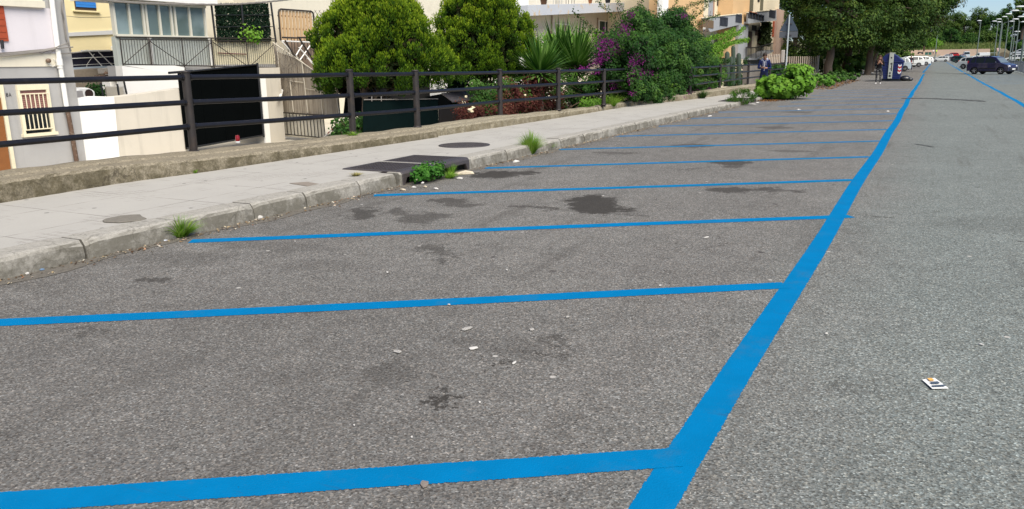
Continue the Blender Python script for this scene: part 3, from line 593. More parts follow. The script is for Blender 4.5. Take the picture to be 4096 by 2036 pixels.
# ---- front yard wall: white then cream
b=MB(); poly(b,PA,[(270,402),(380,385),(455,387),(457,386),(492,760),(270,760)],-.03,.25); o=b.build('yard_wall',M_WWALL,bevel=.01); tag(o,'white painted yard wall beside the grey house corner','wall')
b=MB(); poly(b,PA,[(455.5,387),(500,382),(600,369),(737,351),(760,760),(490,760)],-.05,.25); o=b.build('yard_wall',M_STAIN,bevel=.01); tag(o,'stained cream yard wall ending at the black gate','wall')
# ---------------------------------------------------------------- black gate, pillar
t=thing('metal_gate','tall black sheet metal gate closing the lower yard','gate',PA.pt(900,570))
M_GATE=mat('black_gate_paint',(.0012,.0018,.002),.9,.4,3,spec=.03)
kx0,_z=PA.st(724,400); kx1=PA.st(1046,470)[0]; zt0=PA.st(740,290)[1]; zt1=PA.st(1030,258)[1]; zb_=PA.st(1050,549)[1]; zb0=PA.st(770,600)[1]
nP=4
for i in range(nP):
    a=lerp(kx0,kx1,i/nP)+.004; c=lerp(kx0,kx1,(i+1)/nP)-.004; b=MB(); f=lambda k:(lerp(zb0,zb_,(k-kx0)/(kx1-kx0)),lerp(zt0,zt1,(k-kx0)/(kx1-kx0)))
    b.prism([PA.w(a,f(a)[0]+.03,.0),PA.w(c,f(c)[0]+.03,.0),PA.w(c,f(c)[1],.0),PA.w(a,f(a)[1],.0)],(-.03,0,0)); b.build('leaf_panel',M_GATE,t)
b=MB(); b.tube([PA.w(kx0,zt0,.02),PA.w(kx1,zt1,.02)],.022,4); b.tube([PA.w(kx1,zb_,.02),PA.w(kx1,zt1+.04,.02)],.035,4); b.tube([PA.w(kx0,zb0+.06,.02),PA.w(kx1,zb_+.05,.02)],.02,4); b.tube([PA.w(kx0-.3,zt0+.0,.06),PA.w(kx0+.35,zt0+.03,.06)],.03,6); b.build('gate_frame',M_BLK,t)
# gate pillar
h=thing('gate_pillar','cream and grey stained pillar at the right of the black gate','pillar',PA.pt(1090,550))
b=MB(); k0=PA.st(1054,500)[0]+.01;k1=PA.st(1137,500)[0]; b.prism([(-15.0,k0,-.5),(-15.0,k1,-.5),(-15.9,k1,-.5),(-15.9,k0,-.5)],(0,0,PA.st(1110,270)[1]+.5)); b.build('shaft',M_STAIN,h)
b=MB(); slab(b,PA,k0-.004,lerp(k0,k1,.24),-.48,PA.st(1060,312)[1],.025,.05); b.build('white_edge',M_WWALL,h)
b=MB(); b.tube([PA.pt(1116,398,.15),PA.pt(1122,385,.05),PA.pt(1128,362,-.2)],.035,10); b.build('pipe_stub',M_WHITE,h)
# ---------------------------------------------------------------- veranda house
PV=PX(-18.2); h=thing('veranda_house','house with glazed white veranda, hedge screen and cream walls','house',(-18.2,20,-.33))
kv=lambda u,v:PV.st(u,v)[0]
zfl=PV.st(600,262)[1]; 
b=MB(); k0=kv(486,200);k1=kv(1118,200); kmid=kv(862,200); zr_=PV.st(600,148)[1]
b.prism([PV.w(k0,zfl-.25,-.12),PV.w(k1,zfl-.32,-.12),PV.w(k1,zfl+.0,-.12),PV.w(k0,zfl+.0,-.12)],(-.5,0,0)); b.build('floor_slab',M_GREY,h)
b=MB(); slab(b,PV,k0,kmid,zfl+.002,zr_,-.18,.15); b.build('parapet',plaster('grey_green_parapet',(.42,.45,.42),.1),h)
b=MB(); slab(b,PV,kmid+.003,k1,zfl+.002,zr_+.02,-.18,.15); b.build('cream_parapet',plaster('cream_yellow_parapet',(.66,.60,.42),.08),h)
b=MB(); slab(b,PV,k0,k1,-.5,zfl-.34,-.6,.3); b.build('lower_wall',M_WWALL,h)
# glazing
zg1=PV.st(600,17)[1]; b=MB(); mull=[470,521,579,637,685,730,780,845]; ks=[kv(u,60) for u in (478,527,585,645,697,714,765,835)]
ks=[k0+.02,kv(537,100),kv(592,100),kv(604,100),kv(656,100),kv(703,100),kv(718,100),kv(776,100),kv(836,100)]
fr=MB()
for k in ks: slab(fr,PV,k-.03,k+.03,zr_+.02,zg1,-.12,.12)
slab(fr,PV,k0,ks[-1]+.05,zr_+.001,zr_+.06,-.10,.14); slab(fr,PV,k0,ks[-1]+.05,zg1+.001,zg1+.07,-.10,.14)
gl=fr.build('veranda_window',mat('cream_aluminium',(.58,.56,.47),.4,.05,4,spec=.6),h)
b=MB(); slab(b,PV,k0+.03,ks[-1],zr_+.05,zg1,-.17,.02)
t_=NT('veranda_glass'); c_=t_.mix(t_.step(t_.noise(1.1,3,.5),.4,.65),(.10,.14,.14),(.19,.25,.26)); t_.bsdf(c_,.12,0,spec=.8); b.build('pane',t_.m,gl)
b=MB(); slab(b,PV,k0-.2,ks[-1]+.25,zg1+.08,zg1+.22,.15,1.6); b.build('veranda_roof',M_WHITE,h)
b=MB(); slab(b,PV,k0-.2,kv(2100,100),zg1+.22,zg1+3.0,-1.4,.4); slab(b,PV,ks[-1]+.25,kv(2100,100),-.5,zg1+.22,-1.4,.4); b.build('back_wall',M_CREAM,h)
b=MB(); slab(b,PV,kv(1078,100)+.0,kv(1078,100)+.12,zr_,zg1+2,-.5,.9); b.build('pilaster',M_CREAM,h)
for u in (607,847): b=MB(); tb(b,PV,[(u-8,150),(u+2,262)],.05,-.08,10); b.build('downpipe',M_WHITE,h)
# balcony railing with chevron braces
b=MB(); M_BR=mat('brown_black_bars',(.030,.024,.020),.5,.3,20)
def rz(k,top): return lerp(PV.st(500,158 if top else 257)[1],PV.st(1090,163 if top else 271)[1],(k-kv(490,200))/(kv(1108,200)-kv(490,200)))
ka,kb=kv(484,200),kv(1106,200)
rl=MB(); rl.tube([PV.w(ka-.1,rz(ka,1)+.06),PV.w(kb,rz(kb,1)+.06)],.018,6); rl.tube([PV.w(ka,rz(ka,1)),PV.w(kb,rz(kb,1))],.012,6); rl.tube([PV.w(ka,rz(ka,0)),PV.w(kb,rz(kb,0))],.016,6)
n=66
for i in range(n+1): k=lerp(ka,kb,i/n); rl.tube([PV.w(k,rz(k,0)),PV.w(k,rz(k,1))],.0085,4,cap=False)
pk=[kv(485,200),kv(601,200),kv(731,200),kv(850,200),kv(988,200),kb]
for i,k in enumerate(pk):
    if i<5: rl.tube([PV.w(k,rz(k,0)-.12),PV.w(k,rz(k,1)+.06)],.018,6)
tops=[0,1,0,1,0,1]
for i in range(5): rl.tube([PV.w(pk[i],rz(pk[i],tops[i])-(.04 if tops[i] else 0),.02),PV.w(pk[i+1],rz(pk[i+1],tops[i+1])-(.04 if tops[i+1] else 0),.02)],.011,5)
rl.build('balcony_railing',M_BR,h)
b=MB(); tb(b,PV,[(872,212),(985,217)],.018,-.13,4); b.build('wall_bracket',mat('rose_brown_wood',(.22,.12,.10),.8),h)
# artificial hedge screen
PS=PX(-18.35); N=9000; U=rng.uniform(858,1072,N); V=rng.uniform(14,165,N); C=np.array([PS.pt(u+ (v-14)*.09,v,rng.uniform(0,.06)) for u,v in zip(U,V)])
keep=(rng.random(N)>.06); 
t=thing('hedge_screen','dark green artificial hedge screen on black posts','screen',PS.pt(960,165))
A=np.tile([.3,.3,1.0],(N,1))+rng.normal(size=(N,3))*.7
quads('foliage',leafquads(C[keep],A[keep],.07,.045),leafmat('plastic_hedge',[(0,(.004,.014,.007)),(.6,(.010,.030,.014)),(1,(.03,.06,.03))],.05),t,rng.random(keep.sum())**2)
b=MB()
for (p,q) in [((845,16),(862,160)),((965,14),(978,160)),((1083,10),(1106,185))]: tb(b,PS,[p,q],.03,.09)
for (p,q) in [((850,60),(1092,60)),((858,108),(1096,106)),((862,165),(985,168))]: tb(b,PS,[p,q],.012,.09)
b.build('frame',M_BLK,t)
# wooden slat panel
PW=PX(-18.9); t=thing('slatted_panel','tan wooden slatted panel in a rounded black frame','panel',PW.pt(1185,165))
k0,k1,z0,z1=WR(PW,(1114,40),(1257,165)); b=MB()
for i in range(10):
    a=lerp(k0,k1,i/10); b.prism([PW.w(a+.01,z0,.0),PW.w(a+(k1-k0)/10-.045,z0,.0),PW.w(a+(k1-k0)/10-.045,z1,.0),PW.w(a+.01,z1,.0)],(-.03,0,0))
b.build('slats',mat('orange_pine_slats',(.46,.31,.17),.7,.2,10,bump=.2),t)
b=MB(); b.box(PW.w((k0+k1)/2,lerp(z0,z1,.82),-.05),(.03,k1-k0,.05)); b.box(PW.w((k0+k1)/2,lerp(z0,z1,.4),-.05),(.03,k1-k0,.05)); b.build('battens',mat('dark_wood',(.08,.04,.025),.8),t)
b=MB(); b.tube([PW.w(k0-.03,z0,.02),PW.w(k0-.03,z1-.08,.02),PW.w(k0+.0,z1,.02),PW.w(k0+.08,z1+.03,.02),PW.w(k1-.08,z1+.03,.02),PW.w(k1,z1,.02),PW.w(k1+.03,z1-.08,.02),PW.w(k1+.03,z0,.02)],.028,8); b.build('frame',M_BR,t)
t=thing('trellis','grey expanding trellis beside the tan slatted panel','trellis',PW.pt(1290,140)); b=MB()
for i in range(-3,5):
    tb(b,PW,[(1258+i*17,40),(1258+i*17+58,130)],.01,-.1,4); tb(b,PW,[(1316+i*17,40),(1316+i*17-58,130)],.01,-.12,4)
b.build('lattice',M_CABLE,t)
# outside stair with white rails
PQ=PX(-17.4); t=thing('outside_stair','rusty outside stair with brown board and white cross bars','stair',PQ.pt(1220,290)); b=MB()
poly(b,PQ,[(1128,162),(1300,162),(1320,300),(1270,300)],-.25,.04); b.build('brown_board',mat('brown_board',(.22,.16,.12),.85,.2,12),t)
b=MB()
for s in [[(1140,162),(1215,285)],[(1196,152),(1285,290)],[(1190,150),(1300,150)],[(1130,150),(1190,152)]]: tb(b,PQ,s,.028,.05)
for u in (1150,1165,1176,1190,1204,1216,1228,1240,1250,1262): tb(b,PQ,[(u,153),(u+6,240)],.01,.0)
b.build('rails',M_BR,t); b=MB()
for s in [[(1130,168),(1178,222)],[(1210,178),(1184,222)],[(1196,190),(1260,262)],[(1245,176),(1200,240)],[(1230,232),(1262,270)]]: tb(b,PQ,s,.02,.03)
tb(b,PQ,[(1128,164),(1265,170)],.025,.02); b.build('white_bars',M_WHITE,t)
# ---------------------------------------------------------------- bamboo screen fence toward the road
pa=onx(1127,450,-15.6); depth=None
PBm=Pl((-15.7,16.55),(-13.3,16.15))
t=thing('bamboo_screen','weathered bamboo mat screen with a sloping top edge','screen',PBm.pt(1230,460))
ed=[(1092,169),(1105,205),(1180,232),(1268,292),(1340,335),(1348,345),(1358,455),(1293,459),(1127,450),(1108,300)]
T=NT('bamboo_mat'); p=T.pos(); sv=T.vmath('MULTIPLY',p,(38,38,.9)).outputs[0]; cc=T.ramp(T.noise(1,5,.8,sv),[(.30,(.10,.075,.055)),(.45,(.27,.225,.17)),(.58,(.40,.35,.275)),(.72,(.50,.45,.37))]); d_=T.step(T.noise(1.6,7,.7),.45,.7); cc=T.mix(T.math('MULTIPLY',d_,.4),cc,(.16,.13,.11)); T.bsdf(cc,.9,0,T.noise(1,3,.8,sv),.9,.01,.2); M_BAM=T.m
b=MB(); poly(b,PBm,ed,0,.03); b.build('mat',M_BAM,t)
b=MB()
for (p,q) in [((1106,170),(1133,447)),((1208,252),(1232,452)),((1276,300),(1291,458)),((1160,325),(1174,448)),((1340,335),(1356,452))]: tb(b,PBm,[p,q],.016,.03)
tb(b,PBm,[(1092,170),(1180,230),(1268,291),(1345,340)],.014,.03); tb(b,PBm,[(1161,324),(1212,330)],.01,.03); tb(b,PBm,[(1218,355),(1278,362)],.008,.03)
b.build('canes',mat('pale_cane',(.52,.47,.38),.8,.2,14),t)
b=MB()
random.seed(4)
for i in range(60):
    u=random.uniform(1098,1180); v=random.uniform(180,360) ; b.tube([PBm.pt(u,v,.04),PBm.pt(u+random.uniform(-14,14),v+random.uniform(5,20),.06),PBm.pt(u+random.uniform(-16,16),v+random.uniform(22,45),.04)],.004,3,cap=False)
b.build('dry_twigs',mat('dry_twig',(.09,.07,.055),.9),t)
t=thing('barred_fence','brown barred fence with cream mesh under the bamboo screen','fence',PBm.pt(1210,545)); b=MB()
tb(b,PBm,[(1125,450),(1210,456),(1296,461)],.02,.06); tb(b,PBm,[(1130,470),(1295,474)],.013,.06); tb(b,PBm,[(1136,536),(1300,552)],.016,.06)
for i in range(13): tb(b,PBm,[(1130+i*13.6,452+i*.7),(1138+i*13.6,537+i*1.2)],.011,.06)
b.build('bars',M_BR,t); b=MB(); poly(b,PBm,[(1128,452),(1292,462),(1296,560),(1138,545)],.0,.02); b.build('mesh_panel',M_CREAM,t)
b=MB(); n=10
A_=PBm.pt(1296,548,.35);B_=PBm.pt(1374,474,.35)
b.m=0
for i in range(n):
    b.m=1 if i in (2,4) else 0; b.tube([A_.lerp(B_,i/n),A_.lerp(B_,(i+1)/n)],.014,6,cap=(i in(0,n-1)))
o=b.build('striped_pole',[M_WHITE,mat('pole_red',(.25,.02,.015),.6)]); tag(o,'leaning red and white pole behind the second fence post','pole')
# red grave candle on the wall
c=G(952,574,.37); t=thing('candle','small red candle jar standing on the low wall top','candle',c); b=MB(); b.lathe([(.03,0),(.036,.01),(.036,.035),(.03,.04)],c,14); b.build('white_base',M_WHITE,t); b=MB(); b.lathe([(.031,.038),(.036,.05),(.035,.115),(.026,.13),(.03,.135),(.001,.137)],c,14); b.build('jar',mat('red_glass',(.30,.004,.01),.2,.1,5,spec=.7),t)
# ---------------------------------------------------------------- pump-yard behind the cypresses
PG=PX(-11.2); t=thing('screened_fence','dark green shade net fence behind the rails','fence',PG.pt(1600,520))
b=MB(); poly(b,PG,[(1456,397),(1640,395),(1752,393),(1756,560),(1456,580)],0,.03); b.build('net',mat('dark_green_net',(.0025,.008,.008),.9,.4,6,spec=.05),t)
b=MB(); poly(b,PG,[(1757,425),(1880,420),(1880,560),(1760,560)],-.02,.03); b.build('black_panel',mat('near_black_panel',(.010,.008,.008),.8),t)
b=MB()
for u in (1487,1525): tb(b,PG,[(u,385),(u,405)],.012,.02)
tb(b,PG,[(1456,399),(1752,396)],.012,.02,4); b.build('top_wire',M_CABLE,t)
b=MB(); PH=PX(-13.6); poly(b,PH,[(1400,270),(1720,280),(1720,410),(1380,460)],0,.06); o=b.build('shade_sheet',mat('shade_black',(.005,.005,.005),.9)); tag(o,'added black sheet for the shaded recess behind the left cypress trunk','shade sheet')  # black sheet put in for the shade of the deep recess
b=MB(); PI_=PX(-15.5); poly(b,PI_,[(1640,322),(1826,324),(1828,420),(1640,450)],0,.2); poly(b,PI_,[(1960,330),(2120,300),(2120,400),(1960,420)],0,.2); o=b.build('white_wall',M_WWALL); tag(o,'low white wall glimpsed beneath the cypress crowns','wall')
b=MB(); poly(b,PX(-15.3),[(1826,318),(1860,318),(1862,400),(1828,400)],0,.1); o=b.build('green_door',mat('dark_teal_door',(.01,.03,.035),.6)); tag(o,'dark teal door between the white wall and the cypress','door')
# sloping dark canopy
t=thing('canopy','sloping charcoal canopy with spikes behind the third post','canopy',PG.pt(1860,400))
M_CAN=mat('charcoal_sheet',(.045,.042,.050),.6,.3,5)
b=MB(); q=[onx(1765,372,-13.4),onx(2010,352,-13.4),onx(1975,388,-12.2),onx(1808,406,-12.2)]; b.prism(q,(0,0,-.03)); b.build('sheet',M_CAN,t)
b=MB(); poly(b,PX(-12.3),[(1700,388),(1765,376),(1808,408),(1810,430),(1755,430),(1755,400)],0,.03); b.build('side_lattice',M_GATE,t)
t2=MB()
for i in range(4):
    u=1729+i*27; 
    for d_ in (-8,-3,3,8): t2.tube([onx(u,362,-13.3),onx(u+d_,347,-13.3)],.006,4)
t2.tube([onx(1712,364,-13.3),onx(1820,357,-13.3)],.012,4); t2.build('spikes',M_BLK,t)
# ---------------------------------------------------------------- white balcony house in the middle
PM=PX(-20); h=thing('balcony_house','off-white house with a long peeling grey balcony slab','house',(-20,33,-.33))
k0=PM.st(2085,100)[0];k1=PM.st(2760,100)[0]
b=MB(); b.prism([(-20,k0,-.5),(-20,k1,-.5),(-27,k1,-.5),(-27,k0,-.5)],(0,0,9)); b.build('wall',M_WWALL if 0 else plaster('offwhite_house_render',(.56,.52,.44),.4,var=.08,streak=.4),h)
b=MB(); slab(b,PM,PM.st(2080,40,.3)[0],PM.st(2114,40,.3)[0],-.5,8,.3,.3); b.build('corner_pier',M_WWALL,h)
sl_=Pl((-18.8,0),(-18.8,10)); b=MB(); q=[sl_.pt(*p) for p in [(2112,20),(2655,6),(2655,38),(2112,64)]]; b.prism(q,(-1.2,0,0)); T=NT('peeling_slab'); pk_=T.step(T.noise(1.4,9,.75),.56,.60); T.bsdf(T.mix(pk_,T.mix(T.noise(.7,3),(.36,.38,.42),(.46,.48,.52)),(.45,.36,.26)),.9,0,pk_,.3,.01); b.build('balcony_slab',T.m,h,bevel=.01)
def mkwin(P,a,c,h,fm,pm,name='window',fr_=.06,mid=True,sl=0):
    k0,k1,z0,z1=WR(P,a,c); b=MB(); slab(b,P,k0,k1,z1-fr_,z1,.06,.08); slab(b,P,k0,k1,z0,z0+fr_,.06,.08); slab(b,P,k0,k0+fr_,z0+fr_,z1-fr_,.06,.08); slab(b,P,k1-fr_,k1,z0+fr_,z1-fr_,.06,.08)
    if mid: slab(b,P,(k0+k1)/2-fr_/2,(k0+k1)/2+fr_/2,z0+fr_,z1-fr_,.06,.08)
    w=b.build(name,fm,h); b=MB()
    if sl:
        n=sl
        for i in range(n): slab(b,P,k0+fr_,k1-fr_,lerp(z0+fr_,z1-fr_,i/n)+.004,lerp(z0+fr_,z1-fr_,(i+1)/n)-.012,.03 ,.02)
        slab(b,P,k0+fr_,k1-fr_,z0+fr_,z1-fr_,.008,.02); b.build('shutter',pm,w)
    else: slab(b,P,k0+fr_,k1-fr_,z0+fr_,z1-fr_,.008,.02); b.build('pane',pm,w)
    return w
M_CURT=mat('curtained_glass',(.30,.28,.22),.3,.3,3,spec=.8)
mkwin(PM,(2218,92),(2274,168),h,M_WHITE,M_CURT); mkwin(PM,(2394,80),(2442,140),h,M_WHITE,mat('dark_green_shutter',(.008,.035,.03),.6),sl=14)
for q_ in ([(2208,62),(2206,160)],[(2391,70),(2392,140)]): b=MB(); tb(b,PM,q_,.04,.08,8); b.build('downpipe',mat('brown_pipe',(.20,.14,.10),.8,.3),h)
b=MB(); P5=PX(-14.5); k,z=P5.st(2650,90); k2=P5.st(2672,90)[0]; b.prism([P5.w(k,z-.2),P5.w(k2,z-.2),P5.w(k2,6),P5.w(k,6)],(-.35,0,0)); o=b.build('white_pillar',M_WWALL,bevel=.02); tag(o,'white concrete pillar rising from the big green bush','pillar')
# things on the balcony
rnd=random.Random(5); pots=[]
for i,(u,lab,c_) in enumerate([(2185,'brown box planter at the left end of the long balcony',(.16,.08,.04)),(2240,'pale grey chair back standing on the long balcony',(.30,.32,.33)),(2290,'dark chair on the long balcony near its left third',(.02,.02,.025)),(2370,'terracotta flower pot in the middle of the long balcony',(.42,.17,.08)),(2440,'dark basin on the long balcony right of the terracotta pot',(.03,.03,.035)),(2510,'orange pot on the long balcony behind climbing stems',(.45,.15,.06)),(2585,'reddish pot at the right end of the long balcony',(.33,.13,.08))]):
    c=PX(-18.95).pt(u,8); v0=20-(u-2112)*.026; c=PX(-18.95).pt(u,v0); c.x=-19.1; t=thing('flower_pot' if 'pot' in lab else ('planter' if 'planter' in lab else ('chair' if 'chair' in lab else 'basin')),lab,'pot' if 'pot' in lab else lab.split()[1] if False else ('planter' if 'planter' in lab else ('chair' if 'chair' in lab else 'basin')),c)
    m_=mat('ware%d'%i,c_,.7,.2,10)
    if 'chair' in lab:
        b=MB(); b.box(c+Vector((0,0,.44)),(.42,.42,.03)); b.build('seat',m_,t,bevel=.01); b=MB(); b.box(c+Vector((-.2,0,.7)),(.03,.4,.45)); b.build('backrest',m_,t,bevel=.01)
        for sx in(-.18,.18):
            for sy in(-.18,.18): b=MB(); b.tube([c+Vector((sx,sy,0)),c+Vector((sx,sy,.43))],.014,6); b.build('leg',m_,t)
    else:
        r=.2 if i in(0,4) else .13; b=MB(); b.lathe([(r*.7,0),(r,r*1.6),(r*1.12,r*1.6),(r*1.12,r*1.85),(r*.95,r*1.85),(r*.9,r*1.7),(.001,r*1.7)],c,14); b.build('body',m_,t)
        N=120; C=np.array(c)+sph(N)*np.array([.2,.2,.22])*rng.random((N,1))**.4+np.array([0,0,r*1.7+.15]); quads('leaves',leafquads(C,C-np.array(c)+rng.normal(size=(N,3))*.2,.1,.04),leafmat('pot_leaf',[(0,(.02,.05,.015)),(1,(.06,.12,.03))]),t,rng.random(N))
# ---------------------------------------------------------------- orange apartment block
PO1=PX(-14.6); h=thing('apartment_block','orange and cream apartment block with grey balconies','building',(-14.6,60,-.33))
M_OR=plaster('orange_render',(.58,.385,.205),.12,var=.06,streak=.15); M_GB=plaster('grey_parapet',(.30,.31,.33),.15); M_LC=plaster('light_cream_render',(.66,.58,.43),.06)
def col(u0,u1,vt,vb,off,th,m,name,vref=100):
    b=MB(); k0=PO1.st(u0,vref,off)[0];k1=PO1.st(u1,vref,off)[0]; z1=PO1.st((u0+u1)/2,vt,off)[1]; z0=PO1.st((u0+u1)/2,vb,off)[1] if vb<900 else -1.2; slab(b,PO1,k0,k1,z0,z1,off,th); return b.build(name,m,h)
col(2670,3112,-260,999,-1.2,8,M_LC,'wall')
col(2670,2812,-260,999,0,1.19,M_OR,'orange_bay'); col(2928,2994,-260,96,0,1.19,M_OR,'orange_bay'); col(2915,2962,110,230,-.3,.9,M_OR,'orange_bay')
col(2958,2994,98,235,.01,1.2,M_GB,'grey_column'); col(2960,2984,236,300,-.02,1.0,M_LC,'cream_foot')
col(3108,3150,40,999,-.9,1.0,plaster('dusty_pink_render',(.42,.30,.24),.1),'side_wing')
col(2833,2850,-40,70,-1.15,.06,M_GB,'blind'); col(2901,2915,-40,60,-1.15,.06,M_GB,'blind'); col(2915,2922,-40,60,-1.14,.06,mat('terracotta_frame',(.35,.2,.13),.8),'door_frame'); col(2850,2855,-40,70,-1.14,.06,mat('terracotta_frame',(.35,.2,.13),.8),'door_frame')
col(2866,2877,-40,22,-1.15,.04,M_BR,'window')
def balc(pts,off,th,openings,m,rails=True):
    b=MB(); poly(b,PO1,pts,off,.14); bo=b.build('balcony',m,h)
    for (a,c) in openings:
        b=MB(); k0,k1,z0,z1=WR(PO1,a,c,off+.02); slab(b,PO1,k0,k1,z0,z1,off+.012,.01); 
        o=b.build('opening',mat('balcony_shadow_gap',(.02,.02,.022),.9),bo); b=MB()
        for i in range(6): k=lerp(k0,k1,i/5); b.tube([PO1.w(k,z0,off+.06),PO1.w(k,z1+.12,off+.06)],.05,5)
        b.tube([PO1.w(k0,z1+.05,off+.06),PO1.w(k1,z1+.05,off+.06)],.05,5); b.build('rail',mat('slate_rail',(.03,.035,.05),.6),bo)
    b=MB(); poly(b,PO1,[pts[0],pts[1],(pts[1][0],pts[1][1]+3),(pts[0][0],pts[0][1]+3)],off+.05,.24); b.build('coping',M_LC,bo)
    # floor slab back to the wall
    b=MB(); q=[PO1.pt(*p,off-.01) for p in (pts[3],pts[2])]; b.prism([q[0],q[1],q[1]+Vector((0,0,.14)),q[0]+Vector((0,0,.14))],Vector((-1.4,0,0))); b.build('floor',m,bo)
balc([(2810,70),(2968,53),(2968,96),(2840,128)],.35,1.4,[((2881,72),(2906,106)),((2944,62),(2963,92))],M_GB)
balc([(2992,49),(3106,37),(3106,82),(2992,94)],.35,1.4,[((2994,52),(3052,84)),((3078,43),(3098,74))],M_GB)
b=MB(); k0,k1,z0,z1=WR(PO1,(2812,76),(2854,114),.38); slab(b,PO1,k0,k1,z0,z1,.38,.02); b.build('brown_screen',mat('brown_screen',(.13,.085,.05),.9),h)
b=MB(); k0,k1,z0,z1=WR(PO1,(3002,46),(3030,54),.5); slab(b,PO1,k0,k1,z0,z1,.5,.1); b.build('orange_awning',mat('orange_cloth',(.45,.12,.03),.8),h)
# lower balcony with open railing
b=MB(); poly(b,PO1,[(2982,232),(3025,232),(3094,200),(3094,206),(3027,240),(2982,240)],.2,1.3); lb=b.build('lower_balcony',M_GB,h)
b=MB()
for i in range(22):
    u=2984+i*5.0; v1=232 if u<3025 else lerp(232,202,(u-3025)/69); v0=190 if u<3025 else lerp(190,172,(u-3025)/69); tb(b,PO1,[(u+.5,v0),(u,v1)],.045 if i%4==0 else .022,.2,4)
tb(b,PO1,[(2984,190),(3025,190),(3094,172)],.05,.2,4); b.build('railing',M_BR,lb)
for (a,c,m_,nm) in [((2994,125),(3006,190),mat('brown_shutter',(.13,.08,.06),.7),'door'),((3035,119),(3048,180),mat('brown_shutter',(.13,.08,.06),.7),'door'),((3023,120),(3031,142),mat('brown_shutter',(.13,.08,.06),.7),'window'),((3093,84),(3105,148),M_RED,'shutter'),((3010,100),(3026,124),M_BR,'window'),((3052,98),(3066,118),M_BR,'window'),((2997,-30),(3012,46),mat('olive_shutter',(.12,.11,.07),.8),'door'),((3045,-30),(3052,42),mat('olive_shutter',(.12,.11,.07),.8),'door'),((3033,-20),(3039,8),M_BR,'window'),((2860,140),(2915,225),mat('deep_porch',(.09,.075,.06),.9),'porch')]:
    b=MB(); k0,k1,z0,z1=WR(PO1,a,c,-1.15); slab(b,PO1,k0,k1,z0,z1,-1.15,.05); b.build(nm,m_,h)
k0,k1,z0,z1=WR(PO1,(3062,88),(3078,182),-.5); N=1500; iv=np.stack([PO1.a[0]+PO1.n[0]*(-.9+.5*rng.random(N)),rng.normal((k0+k1)/2,(k1-k0)*.28,N),rng.uniform(z0,z1,N)],1); quads('hanging_ivy',leafflat(iv,rng.normal(size=(N,3))+np.array([.5,-.5,.3]),.34,.26),leafmat('ivy_leaf',[(0,(.01,.02,.006)),(1,(.05,.075,.02))]),h,rng.random(N))
# background shed wall under lower balcony
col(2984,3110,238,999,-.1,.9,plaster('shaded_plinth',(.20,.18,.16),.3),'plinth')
# ================================================================= PLANTS
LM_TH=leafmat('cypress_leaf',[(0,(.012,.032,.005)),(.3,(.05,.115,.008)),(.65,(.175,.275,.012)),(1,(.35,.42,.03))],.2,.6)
LM_BR=leafmat('brown_twig_leaf',[(0,(.012,.022,.006)),(.8,(.03,.045,.012)),(1,(.09,.06,.03))],.1,.8)
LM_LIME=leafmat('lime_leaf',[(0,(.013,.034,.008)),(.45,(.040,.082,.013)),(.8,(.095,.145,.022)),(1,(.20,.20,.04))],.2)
LM_BRIGHT=leafmat('bright_leaf',[(0,(.06,.16,.015)),(.5,(.13,.28,.025)),(1,(.24,.40,.06))],.3,.45)
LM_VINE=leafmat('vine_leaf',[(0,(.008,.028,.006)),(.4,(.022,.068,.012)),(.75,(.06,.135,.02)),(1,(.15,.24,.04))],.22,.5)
LM_MAG=leafmat('magenta_bract',[(0,(.07,.006,.065)),(1,(.24,.025,.19))],.3,.6)
LM_RED=leafmat('red_shrub_leaf',[(0,(.03,.010,.008)),(.5,(.085,.022,.018)),(.8,(.13,.05,.03)),(1,(.06,.10,.03))],.2,.6)
LM_YUC=leafmat('yucca_blade',[(0,(.02,.07,.012)),(.5,(.09,.21,.025)),(1,(.22,.36,.09))],.15,.45)
LM_GR=leafmat('grass_blade',[(0,(.12,.25,.02)),(.6,(.22,.42,.04)),(1,(.40,.48,.12))],.45,.7)
def limb(b,p,q,r0,r1,n=5,j=.08):
    p=Vector(p);q=Vector(q);L=(q-p).length;P=[p.lerp(q,i/n)+(Vector((random.uniform(-j,j),random.uniform(-j,j),random.uniform(-j,j)))*L if 0<i<n else Vector()) for i in range(n+1)]
    b.tube(P,[lerp(r0,r1,i/n) for i in range(n+1)],9); return P
